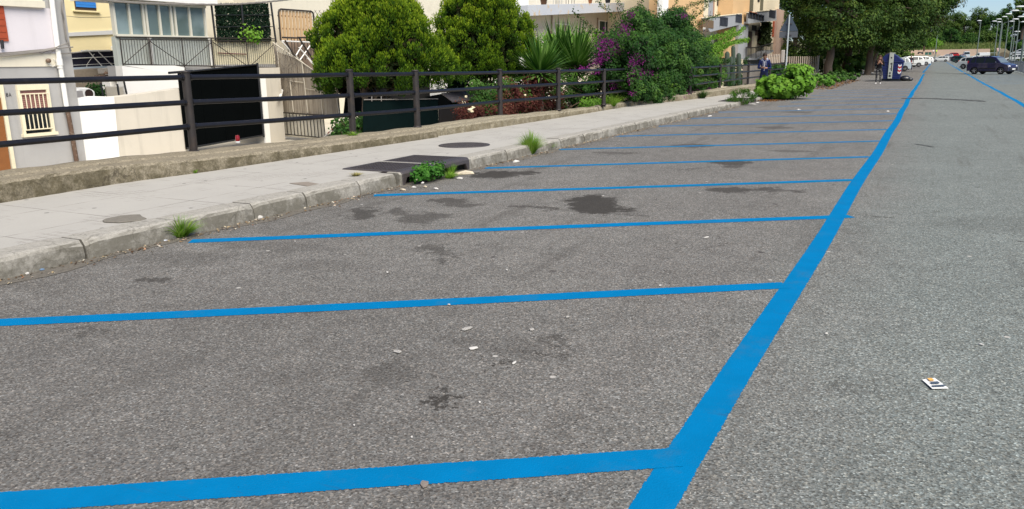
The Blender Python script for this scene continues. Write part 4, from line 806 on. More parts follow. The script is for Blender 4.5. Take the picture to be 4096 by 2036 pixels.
def cypress(label,x,y,z0,zc0,zc1,rad,seed,lean=0,dy=0):
    global rng; rng=np.random.default_rng(seed); random.seed(seed)
    t=thing('cypress_tree',label,'tree',(x,y,z0),group='clipped cypress trees behind the railing')
    b=MB()
    for i in range(4):
        a=random.uniform(0,6.28); P=limb(b,(x+.08*math.cos(a),y-dy+.08*math.sin(a)+(.9 if i==3 else 0),z0),(x+.5*math.cos(a),y+.6*math.sin(a),zc0+1.0),.05,.025,6,.04)
    limb(b,(x,y-dy,z0-.1),(x,y-dy*.8,zc0+.2),.09,.07,4,.02); limb(b,(x,y-dy*.8,zc0+.2),(x,y,zc1-.8),.07,.03,5,.02)
    for i in range(16):
        a=random.uniform(0,6.28); z=random.uniform(zc0-.1,zc1-1.2); limb(b,(x,y,z-.4),(x+math.cos(a)*rad*.7,y+math.sin(a)*rad*.7,z+.3),.035,.01,4,.05)
    b.build('trunk',M_BARK,t)
    # clumps on an egg-shaped crown with shoulders
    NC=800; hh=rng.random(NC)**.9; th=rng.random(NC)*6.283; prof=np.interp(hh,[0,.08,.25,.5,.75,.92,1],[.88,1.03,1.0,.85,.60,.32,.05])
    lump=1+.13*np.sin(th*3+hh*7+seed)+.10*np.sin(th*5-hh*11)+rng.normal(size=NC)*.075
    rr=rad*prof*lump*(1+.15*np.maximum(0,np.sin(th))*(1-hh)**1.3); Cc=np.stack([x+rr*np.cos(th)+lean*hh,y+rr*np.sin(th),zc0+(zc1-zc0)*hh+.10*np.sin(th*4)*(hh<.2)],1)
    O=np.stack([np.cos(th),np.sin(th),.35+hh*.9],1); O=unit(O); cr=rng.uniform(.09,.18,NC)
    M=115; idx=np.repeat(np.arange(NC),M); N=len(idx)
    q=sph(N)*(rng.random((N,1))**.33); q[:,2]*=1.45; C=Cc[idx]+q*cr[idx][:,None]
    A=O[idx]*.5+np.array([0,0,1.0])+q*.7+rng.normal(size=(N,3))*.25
    up=(q*O[idx]).sum(1)*.5+.5; ti=np.clip(-.04+.66*up**1.4+.26*(rng.random(NC)[idx])+.08*rng.normal(size=N),0,1); ti*=np.interp(hh[idx],[0,.25,1],[.6,.9,1.08])  # outer tips pale as new growth; inner and low leaves darkened as painted shade
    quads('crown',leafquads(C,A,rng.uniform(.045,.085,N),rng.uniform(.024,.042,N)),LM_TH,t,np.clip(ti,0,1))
    n2=16000; h2=rng.random(n2); t2=rng.random(n2)*6.283; r2=rad*np.interp(h2,[0,.1,.5,.8,1],[.6,.85,.82,.55,.1])*rng.random(n2)**.5*.9
    C=np.stack([x+r2*np.cos(t2)+lean*h2,y+r2*np.sin(t2),zc0+.02+(zc1-zc0-.15)*h2],1); quads('inner_twigs',leafquads(C,rng.normal(size=(n2,3)),.20,.10),LM_BR,t,rng.random(n2))  # inner twigs, coloured extra dark to paint the shade between clumps
def at(u,v,x): return onx(u,v,x)
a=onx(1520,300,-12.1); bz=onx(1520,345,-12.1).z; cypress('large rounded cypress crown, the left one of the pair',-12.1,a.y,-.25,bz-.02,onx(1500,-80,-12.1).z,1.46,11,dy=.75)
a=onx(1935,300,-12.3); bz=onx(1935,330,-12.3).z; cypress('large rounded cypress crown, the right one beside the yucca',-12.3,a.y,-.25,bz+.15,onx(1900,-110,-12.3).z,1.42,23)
# ---- lime trees along the road
def bigtree(label,x,y,z0,zb,zt,rx,ry,seed,n=26000,lean=(0,0),leaf=.20,trunk=.31,name='lime_tree',group='tall dark lime trees beyond the sign',stops=None):
    global rng; rng=np.random.default_rng(seed); random.seed(seed); t=thing(name,label,'tree',(x,y,z0),group=group)
    cx,cy=x+lean[0],y+lean[1]; b=MB(); P=limb(b,(x,y,z0-.1),(lerp(x,cx,.5),lerp(y,cy,.5),lerp(zb,zt,.35)),trunk,trunk*.6,6,.015)
    for i in range(12):
        a=i*2.4+random.random(); z=random.uniform(.15,.8); p=P[-1]-Vector((0,0,random.uniform(0,1.5))); limb(b,p,(cx+math.cos(a)*rx*.75,cy+math.sin(a)*ry*.75,lerp(zb,zt,z)),trunk*.4,.03,5,.06)
    b.build('trunk',M_BARK,t)
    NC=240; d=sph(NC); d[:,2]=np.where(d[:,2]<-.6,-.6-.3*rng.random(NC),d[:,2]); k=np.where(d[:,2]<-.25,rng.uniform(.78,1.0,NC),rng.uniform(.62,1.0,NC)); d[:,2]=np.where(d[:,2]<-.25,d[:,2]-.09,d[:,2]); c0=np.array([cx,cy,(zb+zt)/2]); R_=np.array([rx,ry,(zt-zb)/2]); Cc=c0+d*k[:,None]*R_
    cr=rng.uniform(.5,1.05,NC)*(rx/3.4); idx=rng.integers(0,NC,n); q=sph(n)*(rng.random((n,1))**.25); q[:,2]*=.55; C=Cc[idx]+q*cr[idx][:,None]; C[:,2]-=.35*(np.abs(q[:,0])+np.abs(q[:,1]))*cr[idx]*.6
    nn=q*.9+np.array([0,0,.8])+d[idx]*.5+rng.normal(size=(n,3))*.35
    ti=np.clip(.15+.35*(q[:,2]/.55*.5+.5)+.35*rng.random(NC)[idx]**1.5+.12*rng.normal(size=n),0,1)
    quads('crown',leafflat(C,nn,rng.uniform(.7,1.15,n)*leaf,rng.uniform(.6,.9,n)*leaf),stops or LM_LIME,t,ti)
    return t
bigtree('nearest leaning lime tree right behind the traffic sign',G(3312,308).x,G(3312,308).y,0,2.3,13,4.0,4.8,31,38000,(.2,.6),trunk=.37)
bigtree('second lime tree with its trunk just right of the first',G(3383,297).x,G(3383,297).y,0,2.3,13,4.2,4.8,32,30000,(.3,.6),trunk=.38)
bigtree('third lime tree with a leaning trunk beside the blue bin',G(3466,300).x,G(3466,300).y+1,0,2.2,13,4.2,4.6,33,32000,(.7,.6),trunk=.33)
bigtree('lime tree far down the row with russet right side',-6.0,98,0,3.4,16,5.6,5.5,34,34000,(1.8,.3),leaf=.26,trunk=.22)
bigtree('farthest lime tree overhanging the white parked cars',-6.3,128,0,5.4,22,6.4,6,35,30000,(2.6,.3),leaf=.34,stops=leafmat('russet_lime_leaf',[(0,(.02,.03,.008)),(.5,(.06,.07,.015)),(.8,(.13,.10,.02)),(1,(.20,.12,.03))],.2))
bigtree('dark screening tree behind the picket fence left of the trunks',-12,112,-1,.2,9,3,6,38,18000)
bigtree('dark screening tree behind the second and third trunks',-13.5,104,-1,.0,11,4.5,9,39,20000,leaf=.26)
bigtree('dark screening tree far behind the blue container',-11.5,150,-1,.0,13,5.5,14,40,20000,leaf=.34)
bigtree('russet dark tree behind the row of white cars',-9.5,215,-1,5,20,7,14,48,16000,leaf=.45)
bigtree('lime tree behind the orange block at the edge of the row',-15.5,106,-.5,7,17,3.0,5,37,16000,leaf=.24)
# ---- leafy bush on the kerb
def bush(name,label,cat,c,r,n,leaf,m,seed,stems=14,flat=True,group=None,zmin=0,clump=40,tint=(.1,.9),stemr=.012,cm=.28):
    global rng; rng=np.random.default_rng(seed); random.seed(seed); t=thing(name,label,cat,(c[0],c[1],c[2]),group=group)
    b=MB()
    for i in range(stems):
        a=random.uniform(0,6.28); k=random.uniform(.3,.9); b.tube([(c[0]+.1*math.cos(a)*r[0],c[1]+.1*math.sin(a)*r[1],c[2]-.02),(c[0]+.45*k*r[0]*math.cos(a),c[1]+.45*k*r[1]*math.sin(a),c[2]+r[2]*.9),(c[0]+k*r[0]*math.cos(a),c[1]+k*r[1]*math.sin(a),c[2]+r[2]*random.uniform(.8,1.7))],[stemr,stemr*.7,stemr*.3],5)
    b.build('stems',mat('green_stem',(.07,.09,.03),.8,.3),t)
    NC=clump; d=sph(NC); kk=rng.uniform(.45,1.0,NC); R_=np.array(r); Cc=np.array(c)+np.array([0,0,r[2]])+d*kk[:,None]*R_
    idx=rng.integers(0,NC,n); q=sph(n)*(rng.random((n,1))**.3); C=Cc[idx]+q*min(r)*cm*rng.uniform(.7,1.3,NC)[idx][:,None]; C[:,2]=np.maximum(C[:,2],zmin+.02+rng.random(n)*.06)
    nn=q+d[idx]*.6+np.array([.1,-.25,.55])+rng.normal(size=(n,3))*.35
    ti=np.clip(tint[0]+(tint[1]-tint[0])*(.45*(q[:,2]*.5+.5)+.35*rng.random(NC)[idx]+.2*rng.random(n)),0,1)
    L=rng.uniform(.7,1.2,n)*leaf
    quads('leaves',leafflat(C,nn,L,L*.85) if flat else leafquads(C,nn,L,L*.45),m,t,ti); return t
bush('leafy_bush','bright green broad-leaved bush growing over the kerb','bush',(-5.35,34.3,0),(1.12,1.3,.50),2800,.17,LM_BRIGHT,41,clump=150,cm=.30)
bush('leafy_bush','taller lobe of bright leaves rising on the right of the kerb bush','bush',(-4.85,34.2,0),(.62,.7,.80),1400,.16,LM_BRIGHT,42,clump=20,cm=.4)
o_=G(3250,345); bush('weedy_shrub','low sunlit shrub patch at the foot of the first lime tree','shrub',(-5.9,50.5,0),(1.6,2.6,.32),2600,.14,leafmat('mid_leaf',[(0,(.03,.09,.012)),(.6,(.08,.20,.02)),(1,(.17,.30,.05))],.25),43,clump=70,zmin=0)
bush('weedy_shrub','low green shrub patch between the second and third trunks','shrub',(-5.6,60,0),(1.3,4.0,.36),2600,.15,LM_VINE,44,clump=70)
bush('weedy_shrub','green undergrowth behind the lime trunks near the blue bin','shrub',(-7.6,86,0),(2.2,4.5,1.0),2600,.25,LM_VINE,45,clump=60,tint=(.4,1))
bush('weedy_shrub','dark undergrowth beside the picket fence','shrub',(-9.2,58,0),(1.2,5.5,.7),3000,.16,LM_VINE,46,clump=60,tint=(0,.6))
# kerb end stone and fallen leaves
b=MB(); b.box((-5.85,44.6,.11),(.32,.75,.26)); o=b.build('kerb_stone',M_ROUGH,bevel=.03); tag(o,'broken brown kerb stone right of the bright leafy bush','kerb stone')
# ---- grass tufts
def tuft(label,c,n,h,sp,seed,m=None,w=.006,group='grass tufts growing from the kerb',name='grass_tuft'):
    global rng; rng=np.random.default_rng(seed); c=np.array(c); a=rng.random(n)*6.283; out=rng.random(n)**.7*sp; H=h*rng.uniform(.45,1.0,n); V=[]
    base=c+np.stack([np.cos(a)*out*.22,np.sin(a)*out*.22,np.zeros(n)-.005],1); k=3
    W=np.stack([-np.sin(a+.5),np.cos(a+.5),np.zeros(n)],1)*w
    prev=base
    for i in range(k):
        s=(i+1)/k; p=base+np.stack([np.cos(a)*out*s**1.6,np.sin(a)*out*s**1.6,H*(s-.38*s*s*(out/sp))],1); w0=W*(1-i/k); w1=W*(1-(i+1)/k*.97); V.append(np.stack([prev-w0,prev+w0,p+w1,p-w1],1)); prev=p
    o=quads(name,np.concatenate(V),m or LM_GR,None,np.tile(rng.random(n),k)); return tag(o,label,'grass tuft',group)
p=G(722,948); tuft('spiky grass tuft at the kerb foot near the nearest bay line',(p.x+.0,p.y,0),420,.26,.24,51,w=.008)
p=G(2118,618); tuft('tall feathery grass tuft on the kerb past the drain',(p.x+.02,p.y,.02),700,.50,.30,52,w=.006)
p=G(2180,600); tuft('short thin grass spreading right of the feathery tuft',(p.x,p.y,0),240,.22,.3,53,w=.004)
p=G(1422,702,.178); tuft('dry yellow grass clump in the pavement joint before the drain',tuple(p),130,.06,.13,54,leafmat('dry_grass',[(0,(.20,.19,.05)),(1,(.42,.36,.16))],.2))
p=G(100,792,.172); tuft('wispy green weed at the foot of the nearest mossy wall',tuple(p),150,.20,.10,55,LM_VINE,w=.005)
p=G(1410,540,.36); tuft('small green weed beside the second fence post',(p.x,p.y,.34),170,.12,.2,56)
p=G(2590,405,.15); tuft('green weed at the wall foot left of the big bush',(p.x,p.y,.15),300,.3,.35,57)
p=G(2810,392,.13); tuft('dark grass tuft at the end of the big bush',(p.x,p.y,.13),400,.45,.4,58,LM_VINE)
p=G(2420,435,.15); tuft('slim green weed below the last near fence post',(p.x,p.y,.15),220,.3,.22,59)
tuft('sunny grass tuft at the base of the big bush roots',(-8.7,23.6,.25),420,.5,.5,60)
p=onx(780,685,-8.93); tuft('tiny weed low on the rubble wall face',(p.x,p.y,.18),60,.08,.06,61,w=.004)
bush('round_shrub','compact round green shrub sprouting at the far drain','shrub',(-5.98,29.55,0),(.55,.62,.28),2600,.05,leafmat('fine_leaf',[(0,(.03,.09,.01)),(1,(.09,.20,.02))],.2),62,clump=60,flat=False)
# weeds in the near drain mouth
bush('drain_weed','leafy weed mound in front of the left drain opening','weed',(-6.10,9.35,0),(.16,.42,.13),1100,.045,leafmat('weed_leaf',[(0,(.02,.08,.012)),(.6,(.05,.16,.02)),(1,(.12,.26,.04))],.25),63,stems=24,clump=40,stemr=.004,cm=.5)
tuft('upright bright weed in the right drain opening',(-6.15,10.0,0),60,.26,.12,64,LM_BRIGHT,w=.009,name='drain_weed',group='weeds at the near drain')
tuft('low grass blades at the right of the drain weeds',(-6.02,9.72,0),200,.14,.2,65,name='drain_weed',group='weeds at the near drain')
# ---- yuccas
def yucca(label,c,n,L,seed,tilt=.0):
    global rng; rng=np.random.default_rng(seed); random.seed(seed); t=thing('yucca_plant',label,'yucca',(c[0],c[1],-.2),group='spiky yuccas behind the rails'); b=MB(); limb(b,(c[0],c[1],-.3),c,.09,.07,5,.02); b.build('trunk',M_BARK,t)
    a=rng.random(n)*6.283; el=np.arcsin(rng.uniform(-.12,.99,n)); D=np.stack([np.cos(a)*np.cos(el),np.sin(a)*np.cos(el),np.sin(el)],1); LL=L*rng.uniform(.75,1.1,n); W=unit(np.cross(D,[0,0,1.])+1e-6)*.034; V=[]; cc=np.array(c); k=3; prev=cc+D*.04; 
    for i in range(k):
        s=(i+1)/k; p=cc+D*(LL*s)[:,None]+np.stack([0*a,0*a,-.10*LL*s**2.5*np.cos(el)],1); w0=W*[.8,1,.75][i]; w1=W*[1,.75,.05][i]; V.append(np.stack([prev-w0,prev+w0,p+w1,p-w1],1)); prev=p
    quads('blades',np.concatenate(V),LM_YUC,t,np.tile(rng.random(n),k))
c=onx(2160,300,-10.3); yucca('left yucca rosette with spiky blades in front of the cypress',tuple(c),420,1.25,71)
c=onx(2300,285,-10.6); yucca('tallest yucca rosette rising below the white house window',tuple(c),560,1.75,72)
c=onx(2235,255,-11.3); yucca('rear yucca rosette just left of the tallest one',tuple(c),320,1.6,73)
c=onx(2455,300,-10.2); yucca('low yucca rosette beside the last near fence posts',tuple(c),220,.8,74)
# ---- red and green rose bushes behind the rails
PR=PX(-10.0)
def hedgebit(name,label,cat,u0,u1,v0,v1,x,dep,n,leaf,m,seed,flat=True,tint=(0,1),stems=18,clump=70,group=None,fl=None):
    """foliage mass whose outline is the given picture box at distance x"""
    global rng; rng=np.random.default_rng(seed); random.seed(seed); c=onx((u0+u1)/2,v1,x); t=thing(name,label,cat,(c.x,c.y,c.z),group=group); b=MB()
    for i in range(stems):
        p=onx(random.uniform(u0,u1),v1,x-dep*random.random()); q=onx(random.uniform(u0,u1),random.uniform(v0,(v0+v1)/2),x-dep*random.random()); b.tube([p,(p.lerp(q,.5)+Vector((random.uniform(-.1,.1),0,0))),q],[.014,.01,.004],5)
    b.build('stems',mat('brown_stem',(.09,.06,.035),.9,.3),t)
    cu=rng.uniform(u0,u1,clump); cv=v0+(v1-v0)*rng.random(clump)**.8; cx=x-dep*rng.random(clump); Cc=np.array([onx(a,b_,c_) for a,b_,c_ in zip(cu,cv,cx)]); idx=rng.integers(0,clump,n); q=sph(n)*(rng.random((n,1))**.4); cr=rng.uniform(.12,.3,clump); C=Cc[idx]+q*cr[idx][:,None]
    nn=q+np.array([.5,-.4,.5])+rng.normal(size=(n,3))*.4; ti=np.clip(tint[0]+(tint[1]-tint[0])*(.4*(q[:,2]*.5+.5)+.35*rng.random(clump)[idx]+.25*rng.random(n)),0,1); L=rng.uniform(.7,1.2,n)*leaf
    quads('leaves',leafflat(C,nn,L,L*.8) if flat else leafquads(C,nn,L,L*.4),m,t,ti)
    if fl:
        for (u,v,r) in fl:
            p=onx(u,v,x+.12); b=MB()
            for i in range(9):
                a=i*.7; b.ell(p+Vector((r*.5*math.cos(a)*random.random(),r*.5*math.sin(a)*random.random(),r*.35*random.uniform(-1,1))),(r*.45,r*.45,r*.3),7,5)
            b.build('flower',mat('cream_petal',(.75,.66,.45),.6,.1,30),t)
    return t
hedgebit('rose_bush','red-leaved rose bush with cream blooms left of the fourth post','bush',1840,2000,430,500,-10.0,.5,2600,.05,LM_RED,81,fl=[(1882,442,.10),(1892,430,.07),(1864,387,.05)],clump=40)
hedgebit('rose_bush','sprawling rose bush with red and green leaves right of the fourth post','bush',2000,2260,305,470,-10.1,.7,9000,.055,LM_RED,82,fl=[(2100,380,.05)],tint=(.1,1))
hedgebit('green_shrub','green leafy sprays rising among the red rose bushes','shrub',1890,2250,320,460,-10.3,.9,7000,.065,LM_VINE,83,tint=(.2,1))
hedgebit('green_shrub','dark shrubbery filling the gap under the right cypress','shrub',1800,2080,300,440,-13.4,.8,5000,.09,LM_VINE,283,tint=(0,.6))
hedgebit('green_shrub','dark foliage behind the yuccas','shrub',2060,2420,270,420,-12.4,.9,7000,.09,LM_VINE,284,tint=(0,.6))
hedgebit('green_shrub','dark green shrubs between the fifth post and the big bush','shrub',2240,2560,310,430,-9.6,1.0,9000,.07,LM_VINE,84,tint=(.05,.9))
hedgebit('green_shrub','low bright weeds along the wall by the last near posts','shrub',2330,2420,405,428,-8.95,.2,1100,.06,LM_BRIGHT,85,clump=26)
hedgebit('ivy','dark ivy below the bamboo screen behind the second post','ivy',1350,1470,480,560,-11.5,.5,2200,.08,LM_VINE,86,tint=(0,.8))
hedgebit('red_brush','reddish dry brush between the bamboo screen and the cypress','brush',1320,1410,320,360,-13.8,.4,1200,.09,LM_RED,87,clump=18)
hedgebit('green_shrub','dark shrub in front of the white wall by the oven','shrub',374,408,352,388,-16.8,.3,500,.07,LM_VINE,88,clump=14,stems=4,tint=(0,.5))
hedgebit('potted_sprig','bright green sprig poking through the hedge screen','plant',970,1030,122,150,-18.2,.1,260,.09,LM_BRIGHT,89,clump=10,stems=5)
hedgebit('yellow_shrub','pale yellow-green shrub lit under the white house window','shrub',2180,2420,130,200,-14.5,1.2,2600,.10,LM_BRIGHT,90,clump=40)
# ---- the big flowering bush: overlapping masses leaning over the wall
t=thing('bougainvillea','huge overhanging bougainvillea with magenta flower sprays','bush',(-9.4,27,0))
rng=np.random.default_rng(91); random.seed(91)
b=MB()
for i in range(26):
    p=onx(random.uniform(2500,2860),395,-9.2); q=onx(random.uniform(2450,2850),random.uniform(20,250),-9.8); limb(b,p,q,.035,.012,6,.05)
b.build('stems',M_BARK,t)
outl=[(2480,120),(2520,60),(2560,40),(2620,90),(2680,62),(2720,30),(2760,90),(2790,150),(2830,190),(2868,240),(2880,300),(2850,350),(2790,380),(2700,392),(2580,400),(2510,372),(2450,360),(2400,300),(2420,250),(2400,200),(2430,170)]
def inside(u,v):
    r=False; n=len(outl)
    for i in range(n):
        a=outl[i];c=outl[(i+1)%n]
        if (a[1]>v)!=(c[1]>v) and u<(c[0]-a[0])*(v-a[1])/(c[1]-a[1])+a[0]: r=not r
    return r
CC=[];dist=[]
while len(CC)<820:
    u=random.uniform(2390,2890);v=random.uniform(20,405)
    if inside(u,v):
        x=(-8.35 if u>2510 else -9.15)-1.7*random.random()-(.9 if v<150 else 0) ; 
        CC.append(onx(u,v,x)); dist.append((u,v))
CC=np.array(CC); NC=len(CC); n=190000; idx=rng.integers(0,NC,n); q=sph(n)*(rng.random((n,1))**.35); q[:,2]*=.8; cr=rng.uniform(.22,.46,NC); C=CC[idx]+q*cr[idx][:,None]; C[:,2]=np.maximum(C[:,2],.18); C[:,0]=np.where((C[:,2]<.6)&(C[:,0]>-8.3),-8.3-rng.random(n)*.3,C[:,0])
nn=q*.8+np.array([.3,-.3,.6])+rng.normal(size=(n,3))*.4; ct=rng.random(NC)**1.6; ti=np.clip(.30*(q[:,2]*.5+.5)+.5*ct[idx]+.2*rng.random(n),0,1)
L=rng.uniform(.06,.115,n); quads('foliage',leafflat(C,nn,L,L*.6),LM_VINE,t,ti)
fl=[(2410,175,16,26),(2415,215,20,10),(2445,190,34,12),(2470,208,30,12),(2410,235,22,10),(2390,250,20,12),(2540,250,22,16),(2570,235,26,14),(2590,220,16,12),(2550,290,36,12),(2560,300,20,10),(2600,290,16,8),(2470,345,24,12),(2530,375,18,8),(2450,170,16,10),(2520,320,14,8),(2585,172,20,8),(2740,62,18,9),(2500,105,14,12),(2770,375,22,10),(2760,388,16,6),(2840,356,14,5),(2765,303,12,5),(2830,325,8,5),(2330,275,24,7),(2372,285,20,8),(2500,130,20,14),(2520,60,12,14)]
V=[]
for (u,v,du,dv) in fl:
    m_=int(du*dv*.42)+14; uu=rng.normal(u,du*.8,m_); vv=rng.normal(v,dv*.85,m_); V+= [np.array(onx(a,c,(-8.25 if a>2510 else -8.95)-.3*rng.random())) for a,c in zip(uu,vv)]
V=np.array(V); V[:,2]=np.maximum(V[:,2],.2); n=len(V); quads('bracts',leafflat(V,sph(n)+np.array([.5,-.4,.4]),rng.uniform(.035,.06,n),rng.uniform(.03,.045,n)),LM_MAG,t,rng.random(n))
# long wandering shoots
def shoots(name,label,paths,x,m,seed,dens=90,leaf=.07,r=.007,group=None):
    global rng; rng=np.random.default_rng(seed); t=thing(name,label,'climber',onx(*paths[0][0],x),group=group); b=MB(); Cs=[]
    for P in paths:
        pts=[onx(u,v,x) for u,v in P]; b.tube(pts,r,5)
        for i in range(len(pts)-1):
            k=int(dens*(pts[i+1]-pts[i]).length)+2
            for j in range(k): Cs.append(np.array(pts[i].lerp(pts[i+1],j/k))+rng.normal(size=3)*np.array([.05,.05,.06]))
    b.build('stem',mat('brown_stem',(.09,.06,.035)),t); C=np.array(Cs); quads('leaves',leafflat(C,rng.normal(size=(len(C),3))+np.array([.4,-.4,.4]),leaf,leaf*.55),m,t,rng.random(len(C)))
shoots('climbing_shoot','thin leafy shoots arching in front of the white balcony house',[[(2480,190),(2420,140),(2360,110),(2330,80),(2290,45)],[(2500,150),(2470,90),(2430,40),(2400,15),(2380,-20)],[(2530,150),(2500,80),(2490,30),(2470,0),(2450,-30)],[(2440,170),(2380,130),(2350,125),(2310,125)],[(2560,120),(2540,60),(2560,10),(2580,-20)],[(2600,100),(2640,40),(2620,-10)]],-9.6,LM_VINE,92,dens=50)
shoots('climbing_shoot','leafy shoots crossing the orange wall above the bush',[[(2680,90),(2720,60),(2760,20),(2800,10),(2850,0),(2900,-12)],[(2690,60),(2700,20),(2720,-20)],[(2740,100),(2790,60),(2830,20),(2815,-10)],[(2700,110),(2740,90),(2770,60),(2790,30)],[(2760,130),(2800,90),(2830,75),(2880,58)]],-9.7,LM_VINE,93,dens=60)
shoots('vine_branch','yellow-green vine branch reaching right toward the grey column',[[(2800,215),(2850,195),(2900,180),(2950,165),(2990,160)],[(2790,200),(2850,185),(2920,150),(2960,128),(2975,110)],[(2780,230),(2840,205),(2880,200),(2920,175)],[(2800,170),(2850,150),(2900,140),(2940,118)],[(2800,250),(2850,240),(2890,215)],[(2810,270),(2860,295),(2905,300)]],-9.2,LM_BRIGHT,94,dens=150,leaf=.09)
hedgebit('vine_mass','sunlit yellow-green vine edge on the right of the big bush','climber',2770,2880,200,360,-8.9,.6,4200,.085,leafmat('vine_bright',[(0,(.03,.09,.012)),(.6,(.09,.19,.02)),(1,(.20,.30,.05))],.25),95,clump=60)
hedgebit('vine_mass','bright lime-green vine leaves low in the big bush','climber',2590,2670,330,352,-8.7,.15,420,.08,LM_BRIGHT,96,clump=10,stems=3)
hedgebit('garden_plants','dark garden plants and cactus behind the far railing','shrub',2880,2990,225,350,-13,2,3500,.12,LM_VINE,97,tint=(0,.55))
PC_=onx(2935,290,-13.5); t=thing('cactus','tall dark columnar cactus behind the far railing','cactus',(PC_.x,PC_.y,-.3)); b=MB()
for du,v,r in ((0,182,.17),(-24,206,.2),(22,212,.2),(-8,225,.15)):
    p=onx(2933+du,300,-13.5); q=onx(2933+du,v,-13.5); b.tube([(p.x,p.y,-.3),p,q-Vector((0,0,.15)),q],[r,r,r*.9,r*.35],9)
b.build('columns',mat('cactus_skin',(.035,.055,.04),.8,.3,12),t)
# ================================================================= CARS
M_TAIL=mat('tail_light_red',(.35,.01,.01),.25,.1,5,spec=.8); M_HEAD=mat('head_light_glass',(.75,.76,.78),.1,.1,5,spec=1); M_TRIM=mat('black_trim',(.012,.012,.013),.6,.2,8); M_ALLOY=mat('alloy_rim',(.42,.42,.43),.4,.1,5); M_PLATE=mat('number_plate',(.62,.63,.62),.5)
M_GLS=mat('car_glass',(.016,.022,.026),.12,.2,1,spec=.25)
M_LGLS=mat('light_car_glass',(.10,.13,.15),.12,.2,1,spec=.3)
def cpaint(name,c): return mat(name,c,.28,.03,2,spec=.6,coat=.6)
STY={'panda':dict(L=3.62,W=1.58,H=1.54,wb=2.26,fo=.66,lo=[(0.0,.30),(0,.62),(.06,.78),(.70,.96)],rf=[(.70,.94),(1.28,1.46),(1.75,1.54),(3.15,1.50),(3.42,1.36),(3.54,.98)],rr=[(3.56,.98),(3.62,.70),(3.60,.30)],wr=.29,pil=[1.33,2.12,2.92,3.38]),
 'hatch':dict(L=3.95,W=1.68,H=1.48,wb=2.46,fo=.76,lo=[(0,.28),(.0,.55),(.14,.72),(.92,.94)],rf=[(.92,.92),(1.62,1.40),(2.05,1.48),(3.1,1.46),(3.6,1.34),(3.86,.98)],rr=[(3.88,.98),(3.95,.7),(3.92,.28)],wr=.31,pil=[1.5,2.3,3.05,3.6]),
 'suv':dict(L=4.40,W=1.80,H=1.66,wb=2.65,fo=.85,lo=[(0,.32),(0,.68),(.14,.92),(1.05,1.08)],rf=[(1.05,1.06),(1.72,1.56),(2.1,1.66),(3.7,1.62),(4.1,1.46),(4.30,1.08)],rr=[(4.33,1.08),(4.40,.8),(4.36,.32)],wr=.35,pil=[1.6,2.5,3.4,4.1]),
 'van':dict(L=4.9,W=1.9,H=2.1,wb=3.0,fo=.9,lo=[(0,.32),(0,.75),(.2,1.0),(.8,1.2)],rf=[(.8,1.18),(1.5,1.95),(1.9,2.1),(4.6,2.1),(4.82,2.0),(4.88,1.15)],rr=[(4.89,1.15),(4.9,.8),(4.88,.32)],wr=.34,pil=[1.2,1.9,2.0,2.05])}
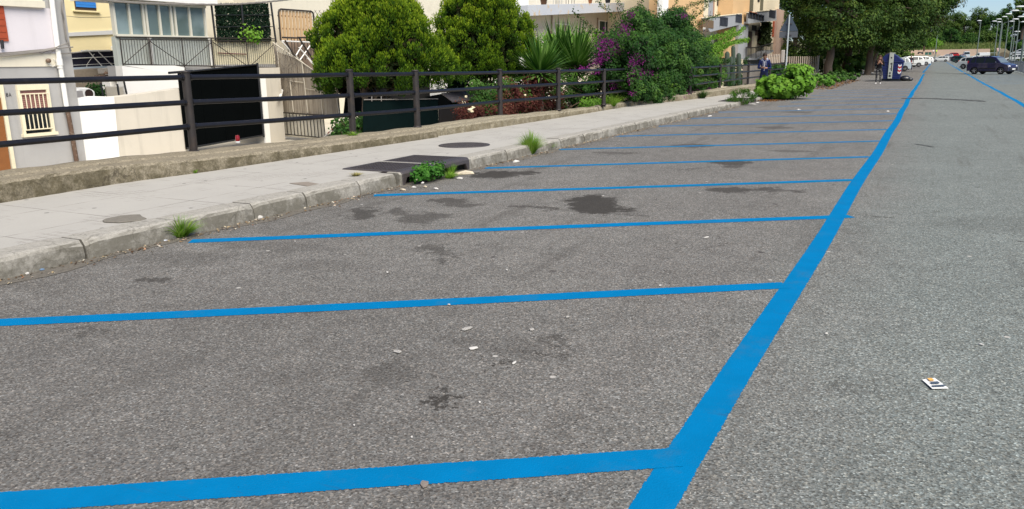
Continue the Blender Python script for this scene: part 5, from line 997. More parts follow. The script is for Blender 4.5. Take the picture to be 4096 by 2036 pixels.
def car(label,style,paint_,loc,heading,group,small=False,glass=None,roof_bars=False,rim=None):
    """local frame: x runs from the nose (0) to the tail (L), shifted so the origin is the middle; heading = direction the nose points"""
    s=STY[style]; L,Wd,H=s['L'],s['W'],s['H']; hw=Wd/2
    t=thing('parked_car',label,'car',loc,math.atan2(heading[1],heading[0]),group); WL[t.name]=Vector((0,0,0))
    X=lambda x:L/2-x
    wr=s['wr']; ax=[s['fo'],s['fo']+s['wb']]; gl=glass or M_GLS
    # lower body outline with wheel arches
    bot=[]
    for a in ax[::-1]:
        bot+= [(a+(wr+.06)*math.cos(g),.30+ (wr+.06)*math.sin(g)*1.02) for g in np.linspace(0,math.pi,9)]
    lo=s['lo']+s['rr']; poly_=[(x,z) for x,z in lo]; poly_=poly_+[(x,max(z,.22)) for x,z in bot]
    b=MB(); n=len(poly_)
    # side walls bulge: three sections across the width
    secs=[(-hw+.05,.985),(-hw,.0),(hw,.0),(hw-.05,.985)]
    def ring(y,zs): return [Vector((X(x),y,z)) for x,z in poly_]
    def ringin(y): return [Vector((X(L/2+(x-L/2)*.985),y,(z if z<.6 else z-.02))) for x,z in poly_]
    R0=[ringin(-hw+.0),ring(-hw+.045,0),ring(hw-.045,0),ringin(hw-.0)]; vs=sum(R0,[]); fs=[[k*n+i,k*n+(i+1)%n,(k+1)*n+(i+1)%n,(k+1)*n+i] for k in range(3) for i in range(n)]; 
    bm=bmesh.new(); 
    b.add(vs,fs,False); b.add(R0[0],[list(range(n))]); b.add(R0[3],[list(range(n))])
    body=b.build('body',paint_,t)
    # greenhouse
    rf=s['rf']; zb=rf[0][1]
    def yw(z,o=0): return hw-.05-.16*max(0,(z-zb))/(H-zb)+o
    b=MB(); m=len(rf); l_=[Vector((X(x),yw(z),z)) for x,z in rf]; r_=[Vector((X(x),-yw(z),z)) for x,z in rf]
    b.add(l_+r_,[list(range(m)),list(range(2*m-1,m-1,-1))]+[[i,i+1,m+i+1,m+i] for i in range(m-1)]+[[m-1,0,m,2*m-1]]); b.build('roof',paint_,t,bevel=0.02)
    def zroof(x): return float(np.interp(x,[q[0] for q in rf],[q[1] for q in rf]))
    p=s['pil']
    if style!='van' :
        for sd in (1,-1):
            for i in range(3):
                x0,x1=p[i]+.03,p[i+1]-.05; z0=zb+.03; 
                if i==0: pts=[(rf[0][0]+.16+(x0-p[0]),z0),(x1,z0),(x1,zroof(x1)-.09),(p[0]+.17,zroof(p[0]+.17)-.10)]
                elif i==2: pts=[(x0,z0),(x1+.03,z0+.06),(x1-.12,zroof(x1-.12)-.10),(x0,zroof(x0)-.09)]
                else: pts=[(x0,z0),(x1,z0),(x1,zroof(x1)-.09),(x0,zroof(x0)-.09)]
                b=MB(); b.prism([(X(x),sd*(yw(z,.006)),z) for x,z in pts],(0,-sd*.01,0)); b.build('side_window',gl,t)
    else:
        for sd in (1,-1): b=MB(); b.prism([(X(x),sd*(yw(z,.006)),z) for x,z in [(1.0,1.25),(1.9,1.25),(1.9,1.85),(1.45,1.85)]],(0,-sd*.01,0)); b.build('side_window',gl,t)
    def endglass(a,c,nm,o):
        (x0,z0),(x1,z1)=a,c; b=MB(); q=[]
        for k,sg in ((.08,1),(.08,-1),(.90,-1),(.90,1)):
            x=lerp(x0,x1,k);z=lerp(z0,z1,k); q.append((X(x)+o,sg*(yw(z)-.06),z+.006))
        b.prism(q,(-o*.6,0,-.004)); b.build(nm,M_LGLS if nm=='windscreen' else gl,t)
    endglass(rf[0],rf[1],'windscreen',.012); 
    endglass(rf[-1],rf[-2] if style in('panda','van') else rf[-2],'rear_window',-.012)
    for a in ax:
        for sd in (1,-1):
            y=sd*(hw-.10); b=MB(); b.lathe([(wr*.62,-.1),(wr*.93,-.1),(wr,-.06),(wr,.06),(wr*.93,.1),(wr*.62,.1)],(X(a),y,wr),18,ax='Y'); wv=b.build('wheel',M_RUB,t)
            b=MB(); yy=y+sd*.085; b.lathe([(.001,0),(wr*.15,.015*sd),(wr*.2,0),(wr*.66,-.02*sd),(wr*.66,-.05*sd)],(X(a),yy,wr),18,ax='Y')
            for k in range(5):
                g=k*1.2566+.3; d=Vector((math.cos(g),0,math.sin(g))); b.tube([Vector((X(a),yy+sd*.01,wr))+d*wr*.1,Vector((X(a),yy+sd*.005,wr))+d*wr*.64],wr*.07,4)
            b.build('rim',rim or M_ALLOY,wv)
    b=MB(); b.box((0,0,.27),(L-.5,Wd-.26,.16)); b.build('underbody',M_TRIM,t)
    zf=s['lo'][1][1]
    for sd in (1,-1):
        b=MB(); b.ell((X(.12),sd*(hw-.24),zf+.06),(.13,.17,.085),10,6); b.build('headlight',M_HEAD,t)
        b=MB(); b.box((X(L-.05),sd*(hw-.13),(.98 if style!='suv' else 1.0)),(.07,.16,.34 if style=='panda' else .18)); b.build('tail_light',M_TAIL,t,bevel=.02)
        b=MB(); b.ell((X(rf[0][0]+.38),sd*(hw+.09),zb+.08),(.06,.09,.07),8,6); b.build('mirror',paint_,t)
    b=MB(); b.box((X(.0)+.0,0,.42),(.06,Wd-.35,.16)); b.build('front_grille',M_TRIM,t,bevel=.01)
    b=MB(); b.box((X(-.035),0,.44),(.012,.5,.11)); b.build('number_plate',M_PLATE,t)
    b=MB(); b.box((X(L+.0),0,.60),(.03,.5,.11)); b.build('number_plate',M_PLATE,t)
    for sd in (1,-1):
        b=MB(); b.box((X((ax[0]+ax[1])/2),sd*(hw+.004),.50),(s['wb']-.75,.025,.07)); b.build('side_moulding',M_TRIM,t)
    if roof_bars:
        for sd in (1,-1): b=MB(); b.tube([(X(1.7),sd*(hw-.25),H-.02),(X(1.85),sd*(hw-.25),H+.05),(X(L-.75),sd*(hw-.25),H+.03),(X(L-.6),sd*(hw-.25),H-.03)],.02,6); b.build('roof_rail',M_TRIM,t)
    WL[t.name]=Vector(loc); return t
ca30=math.radians
P_W=cpaint('white_car_paint',(.56,.57,.56)); P_W2=cpaint('cool_white_car_paint',(.47,.53,.57)); P_BL=cpaint('dark_purple_blue_paint',(.013,.012,.052)); P_DK=cpaint('black_car_paint',(.012,.014,.018)); P_GR=cpaint('dark_green_paint',(.008,.05,.045)); P_RE=cpaint('red_car_paint',(.38,.012,.012)); P_SV=cpaint('silver_car_paint',(.42,.44,.47)); P_BG=cpaint('grey_blue_paint',(.16,.20,.26))
def hd(deg): return (math.cos(R(deg)),math.sin(R(deg)))
GR='cars parked along the right of the lane'; GL='cars parked nose-in along the left of the lane'; GF='cars parked at the far end of the lane'
def tail(u,v,deg,L,dy=0):
    p=G(u,v); h=hd(deg); return (p.x+h[0]*L/2,p.y+dy+h[1]*L/2,0)
car('dark navy boxy hatchback standing nearest on the right','panda',P_BL,tail(3896,301,-31,3.4,5.0),hd(-31),GR,roof_bars=True)
car('white rounded hatchback half hidden behind the navy one','hatch',P_W,tail(3843,276,-31,3.9),hd(-31),GR)
car('dark green low car beyond the white hatchback on the right','hatch',P_GR,tail(3820,252,-31,3.9,4),hd(-31),GR)
car('black car beside the dark green one on the right','suv',P_DK,tail(3808,248.5,-31,4.4,2),hd(-31),GR)
car('cool white boxy hatchback behind the blue container','panda',P_W2,tail(3632,284.5,204,3.6),hd(204),GL,glass=M_LGLS,rim=mat('white_hubcap',(.6,.6,.56),.5))
car('white sport utility car next past the man in dark clothes','suv',P_W,tail(3688,267.5,204,4.4),hd(204),GL)
car('white sport utility car with dark tail at the end of the row','suv',P_W,tail(3715,261.5,205,4.4),hd(205),GL)
car('white hatchback partly hidden between two utility cars','hatch',P_W,tail(3727,254,206,3.9),hd(206),GL)
p=G(3758,247); car('white utility car crossing the far end of the lane','suv',P_W,(p.x+.2,p.y,0),hd(186),GF)
car('silver car behind the far crossing white car','hatch',P_SV,(3.6,316,.80),hd(180),GF)
car('dark blue grey car left of the silver one','hatch',P_BG,(-1.2,291,.0),hd(200),GF)
car('red car behind the crossing white utility car','suv',P_RE,(5.2,327,1.12),hd(185),GF)
car('white delivery van by the pale far wall','van',P_W,(13.2,306,.48),hd(185),GF)
car('small white van box left of the delivery van','van',P_W2,(9.3,320,.9),hd(95),GF)
car('black car in front of the pinkish wall on the left','hatch',P_DK,(-6.5,288,.0),hd(190),GF)
car('dark car standing right of the red car by the wall','suv',P_BL,(7.8,302,.36),hd(100),GF)
car('grey car left of the white delivery van','hatch',P_SV,(10.6,289,.0),hd(190),GF)
car('dark car under the far lime tree on the left','hatch',P_DK,(-4.2,205,.0),hd(205),GL)
car('green tinted car roof above the white utility cars','hatch',P_GR,(-2.8,215,.1),hd(205),GL)
# ================================================================= PEOPLE
M_SKIN=mat('skin',(.30,.155,.10),.55,.08,10)
def person(label,loc,rz,h,top,bottom,shoe,hair,pose,longhair=False,hoodzip=None,band=None,skin=M_SKIN):
    t=thing('person',label,'person',loc,rz); WL[t.name]=Vector((0,0,0)); k=h/1.75
    J=dict(pel=(0,0,.95),sp=(0,-.01,1.15),ch=(0,-.01,1.36),nk=(0,.0,1.50),hd0=(0,.03,1.57),hd=(0,.04,1.66),hdt=(0,.03,1.74),
      lh=(-.10,0,.92),lk=(-.115,.03,.50),la=(-.12,0,.09),lt=(-.14,.17,.035),rh=(.10,0,.92),rk=(.115,.03,.50),ra=(.12,0,.09),rt=(.14,.17,.035),
      ls=(-.19,-.01,1.43),le=(-.25,-.03,1.13),lw=(-.22,.16,1.02),rs=(.19,-.01,1.43),re=(.25,-.03,1.13),rw=(.22,.16,1.02))
    J.update({a_:b_ for a_,b_ in pose.items() if a_!='face'}); rad=dict(pel=.155,sp=.135,ch=.155,nk=.058,hd0=.066,hd=.088,hdt=.062,lh=.098,lk=.066,la=.045,lt=.038,rh=.098,rk=.066,ra=.045,rt=.038,ls=.072,le=.05,lw=.034,rs=.072,re=.05,rw=.034)
    names=list(J); ed=[('pel','sp'),('sp','ch'),('ch','nk'),('nk','hd0'),('hd0','hd'),('hd','hdt'),('pel','lh'),('lh','lk'),('lk','la'),('la','lt'),('pel','rh'),('rh','rk'),('rk','ra'),('ra','rt'),('ch','ls'),('ls','le'),('le','lw'),('ch','rs'),('rs','re'),('re','rw')]
    me=bpy.data.meshes.new('body'); me.from_pydata([tuple(c*k for c in J[n]) for n in names],[(names.index(a),names.index(b_)) for a,b_ in ed],[])
    o=bpy.data.objects.new('body',me); COL.objects.link(o); sm=o.modifiers.new('skin','SKIN'); 
    for i,n in enumerate(names): me.skin_vertices[0].data[i].radius=(rad[n]*k*(1.25 if n in('ch','pel') else 1),rad[n]*k*(.78 if n in('ch','pel','sp') else 1)); me.skin_vertices[0].data[i].use_root=(n=='pel')
    ss=o.modifiers.new('sub','SUBSURF'); ss.levels=2; ss.render_levels=2
    dg=bpy.context.evaluated_depsgraph_get(); m2=bpy.data.meshes.new_from_object(o.evaluated_get(dg)); bpy.data.objects.remove(o); 
    bm=bmesh.new(); bm.from_mesh(m2)
    # hands: palm, four fingers of unequal length and a thumb; plus nose and ears, added into the same mesh
    def ch(pts,rs,n=6):
        P=[Vector(p) for p in pts]; vs=[];
        for i,p in enumerate(P):
            tt=(P[min(i+1,len(P)-1)]-P[max(i-1,0)]).normalized(); a=tt.cross(Vector((0,0,1)) if abs(tt.z)<.9 else Vector((1,0,0))).normalized(); c=tt.cross(a)
            vs.append([bm.verts.new(p+(a*math.cos(2*math.pi*j/n)+c*math.sin(2*math.pi*j/n))*rs[i]) for j in range(n)])
        for i in range(len(P)-1):
            for j in range(n): bm.faces.new((vs[i][j],vs[i][(j+1)%n],vs[i+1][(j+1)%n],vs[i+1][j]))
        bm.faces.new(vs[0]); bm.faces.new(vs[-1])
    for s_,e_,w_ in ((-1,'le','lw'),(1,'re','rw')):
        e=Vector(J[e_])*k; w=Vector(J[w_])*k; d=(w-e).normalized(); sd=d.cross(Vector((0,0,1))); sd=sd.normalized() if sd.length>.1 else Vector((1,0,0)); nn=sd.cross(d).normalized()
        ch([w-d*.02,w+d*.04*k,w+d*.09*k],[.030*k,.038*k,.034*k],8)
        for i,l in enumerate((.070,.080,.075,.058)):
            o_=w+d*.085*k+sd*(i-1.5)*.019*k; ch([o_,o_+d*l*.5*k,o_+d*l*.85*k-nn*l*.35*k,o_+d*l*.9*k-nn*l*.7*k],[.0095*k,.009*k,.0085*k,.006*k])
        o_=w+d*.035*k+sd*(-.03*s_)*k; ch([o_,o_+d*.03*k-sd*.028*s_*k,o_+d*.06*k-sd*.03*s_*k],[.012*k,.011*k,.008*k])
    H_=Vector(J['hd'])*k; fw=(Vector(J['hd'])-Vector(J['hd0'])); fdir=Vector(pose.get('face',(0,1,0))).normalized(); rt=fdir.cross(Vector((0,0,1))).normalized()
    ch([H_+fdir*.075*k+Vector((0,0,.03))*k,H_+fdir*.115*k-Vector((0,0,.012))*k],[.010*k,.016*k])
    for s_ in (1,-1): ch([H_+rt*s_*.083*k+Vector((0,0,.025)),H_+rt*s_*.095*k-Vector((0,0,.02))],[.016*k,.013*k])
    bm.normal_update(); bm.to_mesh(m2); bm.free()
    mats=[skin,top,bottom,shoe]; m2.materials.clear(); [m2.materials.append(m_) for m_ in mats]
    V=lambda n:Vector(J[n])*k
    for p in m2.polygons:
        c=p.center; z=c.z/k; p.use_smooth=True
        dl=min((c-V('lw')).length,(c-V('rw')).length)
        hand=any(((c-V(w_)).dot((V(w_)-V(e_)).normalized())>-.01 and (c-V(w_)).length<.22*k) for e_,w_ in(('le','lw'),('re','rw')))
        if z<.075+.03: p.material_index=3
        elif hand: p.material_index=0
        elif z<.97 and (abs(c.x)<.2*k and min((c-V('le')).length,(c-V('re')).length)>.09*k): p.material_index=2
        elif z>J['nk'][2]-.01: p.material_index=0
        else: p.material_index=1
    ob=bpy.data.objects.new('body',m2); COL.objects.link(ob); ob.parent=t; WL[ob.name]=Vector((0,0,0))
    # face details
    b=MB()
    for s_ in (1,-1): b.ell(H_+fdir*.080*k+rt*s_*.032*k+Vector((0,0,.022))*k,(.012*k,.012*k,.008*k),6,4)
    b.build('eyes',mat('eye_dark',(.03,.02,.015),.3),t)
    b=MB(); b.ell(H_+fdir*.082*k-Vector((0,0,.040))*k,(.022*k,.012*k,.006*k),8,4); b.build('mouth',mat('lip',(.30,.10,.08),.5),t)
    # hair
    b=MB(); n_=12; b.ell(H_+Vector((0,0,.035))*k-fdir*.022*k,(.096*k,.100*k,.092*k),14,10,jit=.03)
    if longhair:
        for s_ in (-1,-.5,0,.5,1): b.tube([H_+rt*s_*.07*k-fdir*.05*k+Vector((0,0,.05)),H_+rt*s_*.10*k-fdir*.03*k-Vector((0,0,.08))*k,H_+rt*s_*.115*k+fdir*(.05 if abs(s_)==1 else -.06)*k-Vector((0,0,.22))*k,H_+rt*s_*.10*k+fdir*(.08 if abs(s_)==1 else -.07)*k-Vector((0,0,.33))*k],[.03*k,.045*k,.045*k,.015*k],7)
    b.build('hair',hair,t)
    WL[t.name]=Vector(loc); return t
M_NAVH=mat('navy_hoodie_cloth',(.012,.018,.07),.9,.2,12,spec=.1); M_NVT=mat('navy_trousers',(.015,.02,.05),.9,.2,12,spec=.1); M_BKC=mat('black_cloth',(.012,.012,.014),.9,.2,12,spec=.1); M_SHW=mat('white_shoes',(.6,.58,.57),.6); M_HB=mat('dark_brown_hair',(.022,.012,.008),.7); M_HR=mat('auburn_hair',(.05,.02,.010),.7,.3,30)
ph=(lambda: None)
c=(onx(3056,300,-1).x); 
q=ray(3056,300); tt=36.6/q[1]; px_=q[0]*tt
t=person('young man in a navy hooded jacket looking down at his phone',(px_,36.6,.10),R(188),1.72,M_NAVH,M_NVT,M_SHW,M_HB,dict(lw=(-.10,.27,1.13),le=(-.26,.02,1.12),rw=(.08,.27,1.15),re=(.26,.02,1.12),hd0=(0,.05,1.57),hd=(0,.085,1.645),hdt=(0,.09,1.72),face=(0,.85,-.5)))
WL[t.name]=Vector((0,0,0)); k=1.72/1.75
M_CORD=mat('pale_cord',(.6,.62,.68),.7)
b=MB()
for s_ in(-1,1): b.tube([(s_*.05*k,.11*k,1.47*k),(s_*.055*k,.165*k,1.38*k),(s_*.06*k,.165*k,1.24*k)],.006,5)
b.tube([(0,.15,1.42*k),(0,.172,1.28*k),(0,.150,1.0*k)],.010,5); b.build('zip_and_cords',M_CORD,t)
b=MB(); b.tube([(-.11,.06,1.46*k),(-.10,-.07,1.50*k),(0,-.13,1.48*k),(.10,-.07,1.50*k),(.11,.06,1.46*k)],[.035,.05,.06,.05,.035],8); b.build('hood',mat('pale_hood_lining',(.30,.34,.45),.9),t)
WL[t.name]=Vector((px_,36.6,.10))
b=MB(); th_=thing('phone','white phone held by the man in the navy jacket','phone',(px_,36.6,.10),R(188)); WL[th_.name]=Vector((0,0,0)); b.box((0,.37,1.15),(.075,.012,.15),rot=Matrix.Rotation(R(-50),3,'X')); b.build('case',M_SHW,th_,bevel=.004); b=MB(); b.box((0,.362,1.158),(.066,.004,.135),rot=Matrix.Rotation(R(-50),3,'X')); b.build('screen',M_GLSD if False else M_GLASSD,th_); WL[th_.name]=Vector((px_,36.6,.10))
p=G(3511,337)
T=NT('patterned_leggings'); v_=T.n('ShaderNodeTexVoronoi'); T.l(T.n('ShaderNodeTexCoord').outputs['Object'],v_.inputs['Vector']); v_.inputs['Scale'].default_value=14; T.bsdf(T.mix(T.step(v_.outputs['Distance'],.28,.2),(.015,.015,.018),(.35,.34,.33)),.85); M_PAT=T.m
t=person('woman with long auburn hair, black top, patterned leggings and white shoes',(p.x,p.y,0),R(186),1.68,M_BKC,M_PAT,M_SHW,M_HR,dict(lw=(-.05,.22,1.34),le=(-.27,.06,1.14),rw=(.02,.25,1.32),re=(.26,.08,1.12),face=(.1,1,-.15)),longhair=True)
p=G(3640,283); 
t=person('man seen from behind in a dark jacket with a white hem',(p.x,p.y,0),R(20),1.74,mat('dark_maroon_cloth',(.022,.014,.024),.9),M_NVT,M_SHW,mat('greying_hair',(.25,.2,.16),.8),dict(la=(-.17,-.02,.09),lt=(-.2,.14,.035),ra=(.15,.02,.09),rt=(.17,.17,.035),rw=(.27,.03,.92),lw=(-.24,.12,1.0)))
WL[t.name]=Vector((0,0,0)); b=MB(); b.lathe([(.185,.90),(.20,.93),(.195,.99),(.17,1.0)],(0,0,0),16,ar=.72); b.build('shirt_hem',M_SHW,t); WL[t.name]=Vector((p.x,p.y,0))
for (u,v,lab,mt) in [(3745,207,'distant person in a fluorescent yellow jacket by the far lamp post',mat('hi_vis_yellow',(.45,.72,.02),.7)),(3733,207,'distant person in a white shirt beside the yellow jacket',M_SHW)]:
    q=ray(u,v); y=310; tt=y/q[1]; t=person(lab,(q[0]*tt,y,HC+q[2]*tt-.95),R(10),1.75,mt,M_NVT,M_BKC,M_HB,{})
# ================================================================= WASTE CONTAINER
a=G(3526,323);c_=G(3600,326); cx=(a.x+c_.x)/2+.02; cy=(a.y+c_.y)/2; t=thing('waste_container','big dark blue waste container with a grey lifting bar and chevrons','waste container',(cx,cy,0))
M_BIN=mat('blue_bin_plastic',(.004,.012,.085),.5,.2,6,dirt=.3,dcol=(.02,.02,.05),spec=.4)
w0,w1=.50,.66; zt=1.25; Lb=1.9; b=MB()
q0=[(cx-w0,cy,.14),(cx+w0,cy,.14),(cx+w1,cy,zt),(cx-w1,cy,zt)]; b.prism(q0,(0,Lb,0))
for i in range(6): z=.28+i*.15; w_=lerp(w0,w1,(z-.14)/(zt-.14)); b.box((cx+.32,cy-.008,z),(w_*2*.46,.03,.025)) ; b.box((cx-.38,cy-.008,z),(w_*2*.3,.03,.025))
b.build('tank',M_BIN,t,bevel=.03)
b=MB(); b.box((cx,cy+Lb/2,zt+.03),(w1*2+.08,Lb+.08,.07)); b.build('rim',M_BIN,t,bevel=.02)
b=MB(); pr=[(cx-w1-.01,zt+.06),(cx-w1+.04,zt+.36),(cx-.35,zt+.56),(cx-.05,zt+.58),(cx+.22,zt+.44),(cx+w1+.0,zt+.07)]; b.prism([(x,cy+.02,z) for x,z in pr],(0,Lb-.04,0)); b.build('lid',M_BIN,t,bevel=.03)
b=MB(); b.box((cx-.09,cy-.075,.98),(.27,.09,1.62)); b.prism([(cx-.225,cy-.12,1.79),(cx+.045,cy-.12,1.79),(cx+.16,cy-.12,1.86),(cx-.225,cy-.12,1.88)],(0,.1,0)); br=b.build('lifting_bar',mat('galvanised_grey',(.34,.36,.32),.6,.2,5,dirt=.4),t,bevel=.015)
b=MB()
for z,s_ in ((1.55,.05),(1.15,.04),(.55,.06),(.36,.075),(.82,.03)): b.lathe([(s_,0),(s_,.01),(.001,.01)],(cx-.09,cy-.13,z),10,ax='Y')
b.box((cx-.03,cy-.122,.95),(.06,.01,.55)); b.build('slot_holes',M_BLK,br)
for i in range(5):
    b=MB(); z=.55+i*.115; b.prism([(cx+.36,cy-.03,z),(cx+.465,cy-.03,z-.08),(cx+.57,cy-.03,z),(cx+.57,cy-.03,z+.11),(cx+.465,cy-.03,z+.03),(cx+.36,cy-.03,z+.11)],(0,.012,0)); b.build('chevron',mat('chevron_red',(.40,.01,.012),.5) if i%2 else M_SHW,t)
b=MB(); b.box((cx,cy+Lb/2,.08),(1.2,Lb-.1,.16)); b.build('base_frame',M_BLK,t)
b=MB(); b.ell((cx+.85,cy+.2,.17),(.32,.3,.19),14,9,jit=.07); b.ell((cx+1.15,cy+.35,.10),(.2,.2,.12),10,7,jit=.08); o=b.build('rubbish_bag',mat('black_plastic_bag',(.008,.009,.012),.35,.3,20,bump=1,bscale=25,spec=.7)); tag(o,'black rubbish bag slumped at the foot of the blue container','rubbish bag')
b=MB(); b.prism([(cx-1.6,cy-.55,.006),(cx+.6,cy-.75,.006),(cx+.7,cy+.3,.006),(cx-1.3,cy+.4,.006)],(0,0,.02)); o=b.build('rubber_mat',M_BLK); tag(o,'flat black sheet lying in front of the blue container','sheet')
# ================================================================= SIGN, FENCES, FAR END
Y=44; b0=ony(3141,300,Y); tp=ony(3163,62,Y); t=thing('traffic_sign','grey back of a triangular traffic sign on a slim pole','traffic sign',(b0.x,Y,.1))
b=MB(); b.tube([(b0.x,Y,.05),(b0.x+.02,Y,tp.z+.05)],.038,10); b.build('pole',mat('galvanised_pole',(.42,.45,.46),.45,.1,5,metal=.3),t)
M_SB=mat('slate_sign_back',(.05,.066,.09),.7,.1,4)
P=[ony(3160,56,Y+.09),ony(3123,122,Y+.09),ony(3196,122,Y+.09)]; cx_=b0.x+.02; zt_=ony(3163,58,Y).z; zb_=ony(3163,124,Y).z; zc_=ony(3163,150,Y).z
b=MB(); hwid=.45; b.prism([(cx_-hwid,Y+.06,zb_+.03),(cx_-hwid+.02,Y+.06,zb_),(cx_+hwid-.02,Y+.06,zb_),(cx_+hwid,Y+.06,zb_+.03),(cx_+.03,Y+.06,zt_),(cx_-.03,Y+.06,zt_)],(0,.02,0)); b.build('triangle',M_SB,t)
b=MB(); b.prism([(cx_-hwid,Y+.06,zc_),(cx_+hwid,Y+.06,zc_),(cx_+hwid,Y+.06,zb_-.02),(cx_-hwid,Y+.06,zb_-.02)],(0,.02,0)); b.build('plate',mat('grey_sign_back',(.085,.092,.105),.7,.1,4),t)
b=MB(); b.box((cx_,Y+.035,zt_-.45),(.3,.04,.04)); b.box((cx_,Y+.035,zb_-.2),(.3,.04,.04)); b.build('clamps',M_IRON,t)
# picket fence behind, with concrete posts
PK=Pl((-9.6,46),(-9.4,75)); PK=PX(-9.3)
t=thing('picket_fence','rusty white picket fence with concrete post under the limes','fence',PK.pt(3200,330)); M_PK=mat('rusty_white_bars',(.36,.30,.24),.8,.4,20,dirt=.6,dcol=(.14,.06,.03)); b=MB()
for (ua,ub,va,vb,n_) in [(3064,3118,216,256,9),(3150,3262,226,292,14)]:
    for i in range(n_): u=lerp(ua,ub,i/(n_-1)); b=MB(); b.tube([PK.pt(u-3,vb,0),PK.pt(u,va,0)],.05,4); b.build('picket',M_PK,t)
b=MB()
for (p_,q_) in [((3060,226),(3120,224)),((3060,252),(3120,250)),((3150,254),(3268,250)),((3150,286),(3268,276))]: b.tube([PK.pt(*p_,-.05),PK.pt(*q_,-.05)],.04,4)
b.build('rails',M_BR,t)
for (u,va,vb) in [(3272,222,291),(3133,200,250)]:
    b=MB(); a_=PK.pt(u,va,.05);c2=PK.pt(u-3,vb,.05); b.box(((a_.x+c2.x)/2,(a_.y+c2.y)/2,(a_.z+c2.z)/2),(.2,.3,a_.z-c2.z)); b.build('post',plaster('concrete_post',(.36,.33,.30),.3),t,bevel=.03)
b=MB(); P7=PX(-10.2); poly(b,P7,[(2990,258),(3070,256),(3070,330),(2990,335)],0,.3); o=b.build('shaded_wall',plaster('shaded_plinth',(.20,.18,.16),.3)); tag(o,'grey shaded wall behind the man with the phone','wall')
b=MB(); P8=PX(-11); poly(b,P8,[(3300,236),(3520,232),(3520,285),(3300,290)],0,.2); o=b.build('garden_wall',plaster('pale_stone_wall',(.42,.38,.30),.5)); tag(o,'pale garden wall glimpsed between the lime trunks','wall')
b=MB(); b.ell(G(3425,296)+Vector((0,0,.1)),(1.6,2.2,.14),14,6,jit=.12); o=b.build('rubble_heap',mat('pale_rubble',(.45,.42,.37),.95,.3,9,bump=1)); tag(o,'low pale rubble heap between the second and third trunks','rubble')
for i,(x_,y_,s_) in enumerate([(-14,250,5),(-22,285,8),(-9,262,3.2),(-30,240,8)]): bush('shrub',['dark shrubs under the trees at the far left of the lane','dark shrubs before the far slope on the left','low dark shrub beside the far boundary wall','dark shrubs far behind the lime row'][i],'shrub',(x_,y_,-.5),(s_,s_,2.6),3500,.7,LM_LIME,500+i,clump=60,stemr=.05)
# right side: railing, hedge and verge
t=thing('guard_railing','grey guard railing along the right side behind the navy car','railing',(6.9,74,0)); b=MB()
b.tube([(6.3,60,1.02),(7.6,110,1.02)],.03,6); b.tube([(6.3,60,.15),(7.6,110,.15)],.03,6)
for i in range(180): y=60+i*50/179; x=lerp(6.3,7.6,i/179); b.tube([(x,y,.15),(x,y,1.02)],.014,4,cap=False)
b.build('bars',mat('grey_steel_bars',(.22,.24,.26),.5,.2,6),t)
for i in range(14): y=60+i*3.8; x=lerp(6.3,7.6,(y-60)/50); b=MB(); b.box((x,y,.55),(.06,.06,1.1)); b.build('post',M_SV if False else mat('grey_steel_bars',(.22,.24,.26)),t)
grid_sheet('verge',7.8,60,40,175,-.02+.0,mat('rough_grass_ground',(.07,.10,.03),.95,.4,.8,bump=1,bscale=8))
bush('hedge','long green hedge behind the guard railing on the right','hedge',(16,150,0),(4.5,22,.6),14000,.5,leafmat('hedge_leaf',[(0,(.03,.06,.01)),(.6,(.09,.13,.02)),(1,(.16,.20,.04))],.2),120,stems=20,clump=220,cm=.25,stemr=.05)
bush('shrub','dark shrub beyond the dark green car on the right','shrub',(17.5,215,1.2),(4,4,1.9),3500,.7,LM_VINE,121,clump=50,stemr=.05)
bush('shrub','second dark shrub behind the navy car roof','shrub',(23.5,225,1),(2.5,4,2.0),2500,.7,LM_VINE,122,clump=40,stemr=.05)
# far terrain
def hill(name,pts,m,seed=1,n=40,dep=None):
    pass
rng=np.random.default_rng(130)
b=MB(); nx,ny=60,26; vs=[]
for j in range(ny):
    for i in range(nx):
        x=-90+i*5.2; y=343+j*7; k=j/(ny-1); z=2.6+ (1-math.cos(min(1,k*1.5)*math.pi))*4.2+ 2.2*math.sin(x*.05+1)*k+.5*math.sin(x*.3+y*.2)*min(1,k*4); vs.append((x,y,z))
b.add(vs,[(j*nx+i,j*nx+i+1,(j+1)*nx+i+1,(j+1)*nx+i) for j in range(ny-1) for i in range(nx-1)],True); o=b.build('hillside',mat('hillside_grass',(.085,.12,.035),.95,.45,.25,bump=1,bscale=2,c2=(.17,.17,.07))); tag(o,kind='structure')
b=MB(); b.prism([(-60,335,-1),(30,335,-1),(30,343,-1),(-60,343,-1)],(0,0,3.4)); 
o=b.build('far_bank',mat('bank_soil',(.07,.08,.035),.95,.4,1)); tag(o,kind='structure')
t=thing('boundary_wall','long pinkish boundary wall closing the far end of the lane','wall',(0,336,0)); b=MB(); b.prism([(-13,334.3,.2),(17,334.3,.2),(17,334.3,3.9),(-13,334.3,3.9)],(0,.4,0)); b.build('upper_face',plaster('pinkish_wall',(.50,.37,.28),.2),t); b=MB(); b.prism([(-13,333.8,.0),(17,333.8,.0),(17,333.8,1.6),(-13,333.8,1.6)],(0,.45,0)); b.build('lower_face',plaster('pale_buff_wall',(.52,.47,.38),.3),t)
t=thing('stone_wall','yellowish stone wall with shallow arches on the far right','wall',(40,300,0)); b=MB(); b.prism([(17,300,.0),(62,290,.0),(62,290,4.1),(17,300,3.6)],(0,.5,0)); b.build('face',plaster('yellow_stone',(.40,.34,.22),.5),t); b=MB()
for i in range(7):
    x=19+i*6; y=300-(x-17)*.222-.05; b.prism([(x+1.9*math.cos(a),y-.22*1.9*math.cos(a),.4+2.2*math.sin(a)) for a in np.linspace(0,math.pi,9)],(0,-.02,0))
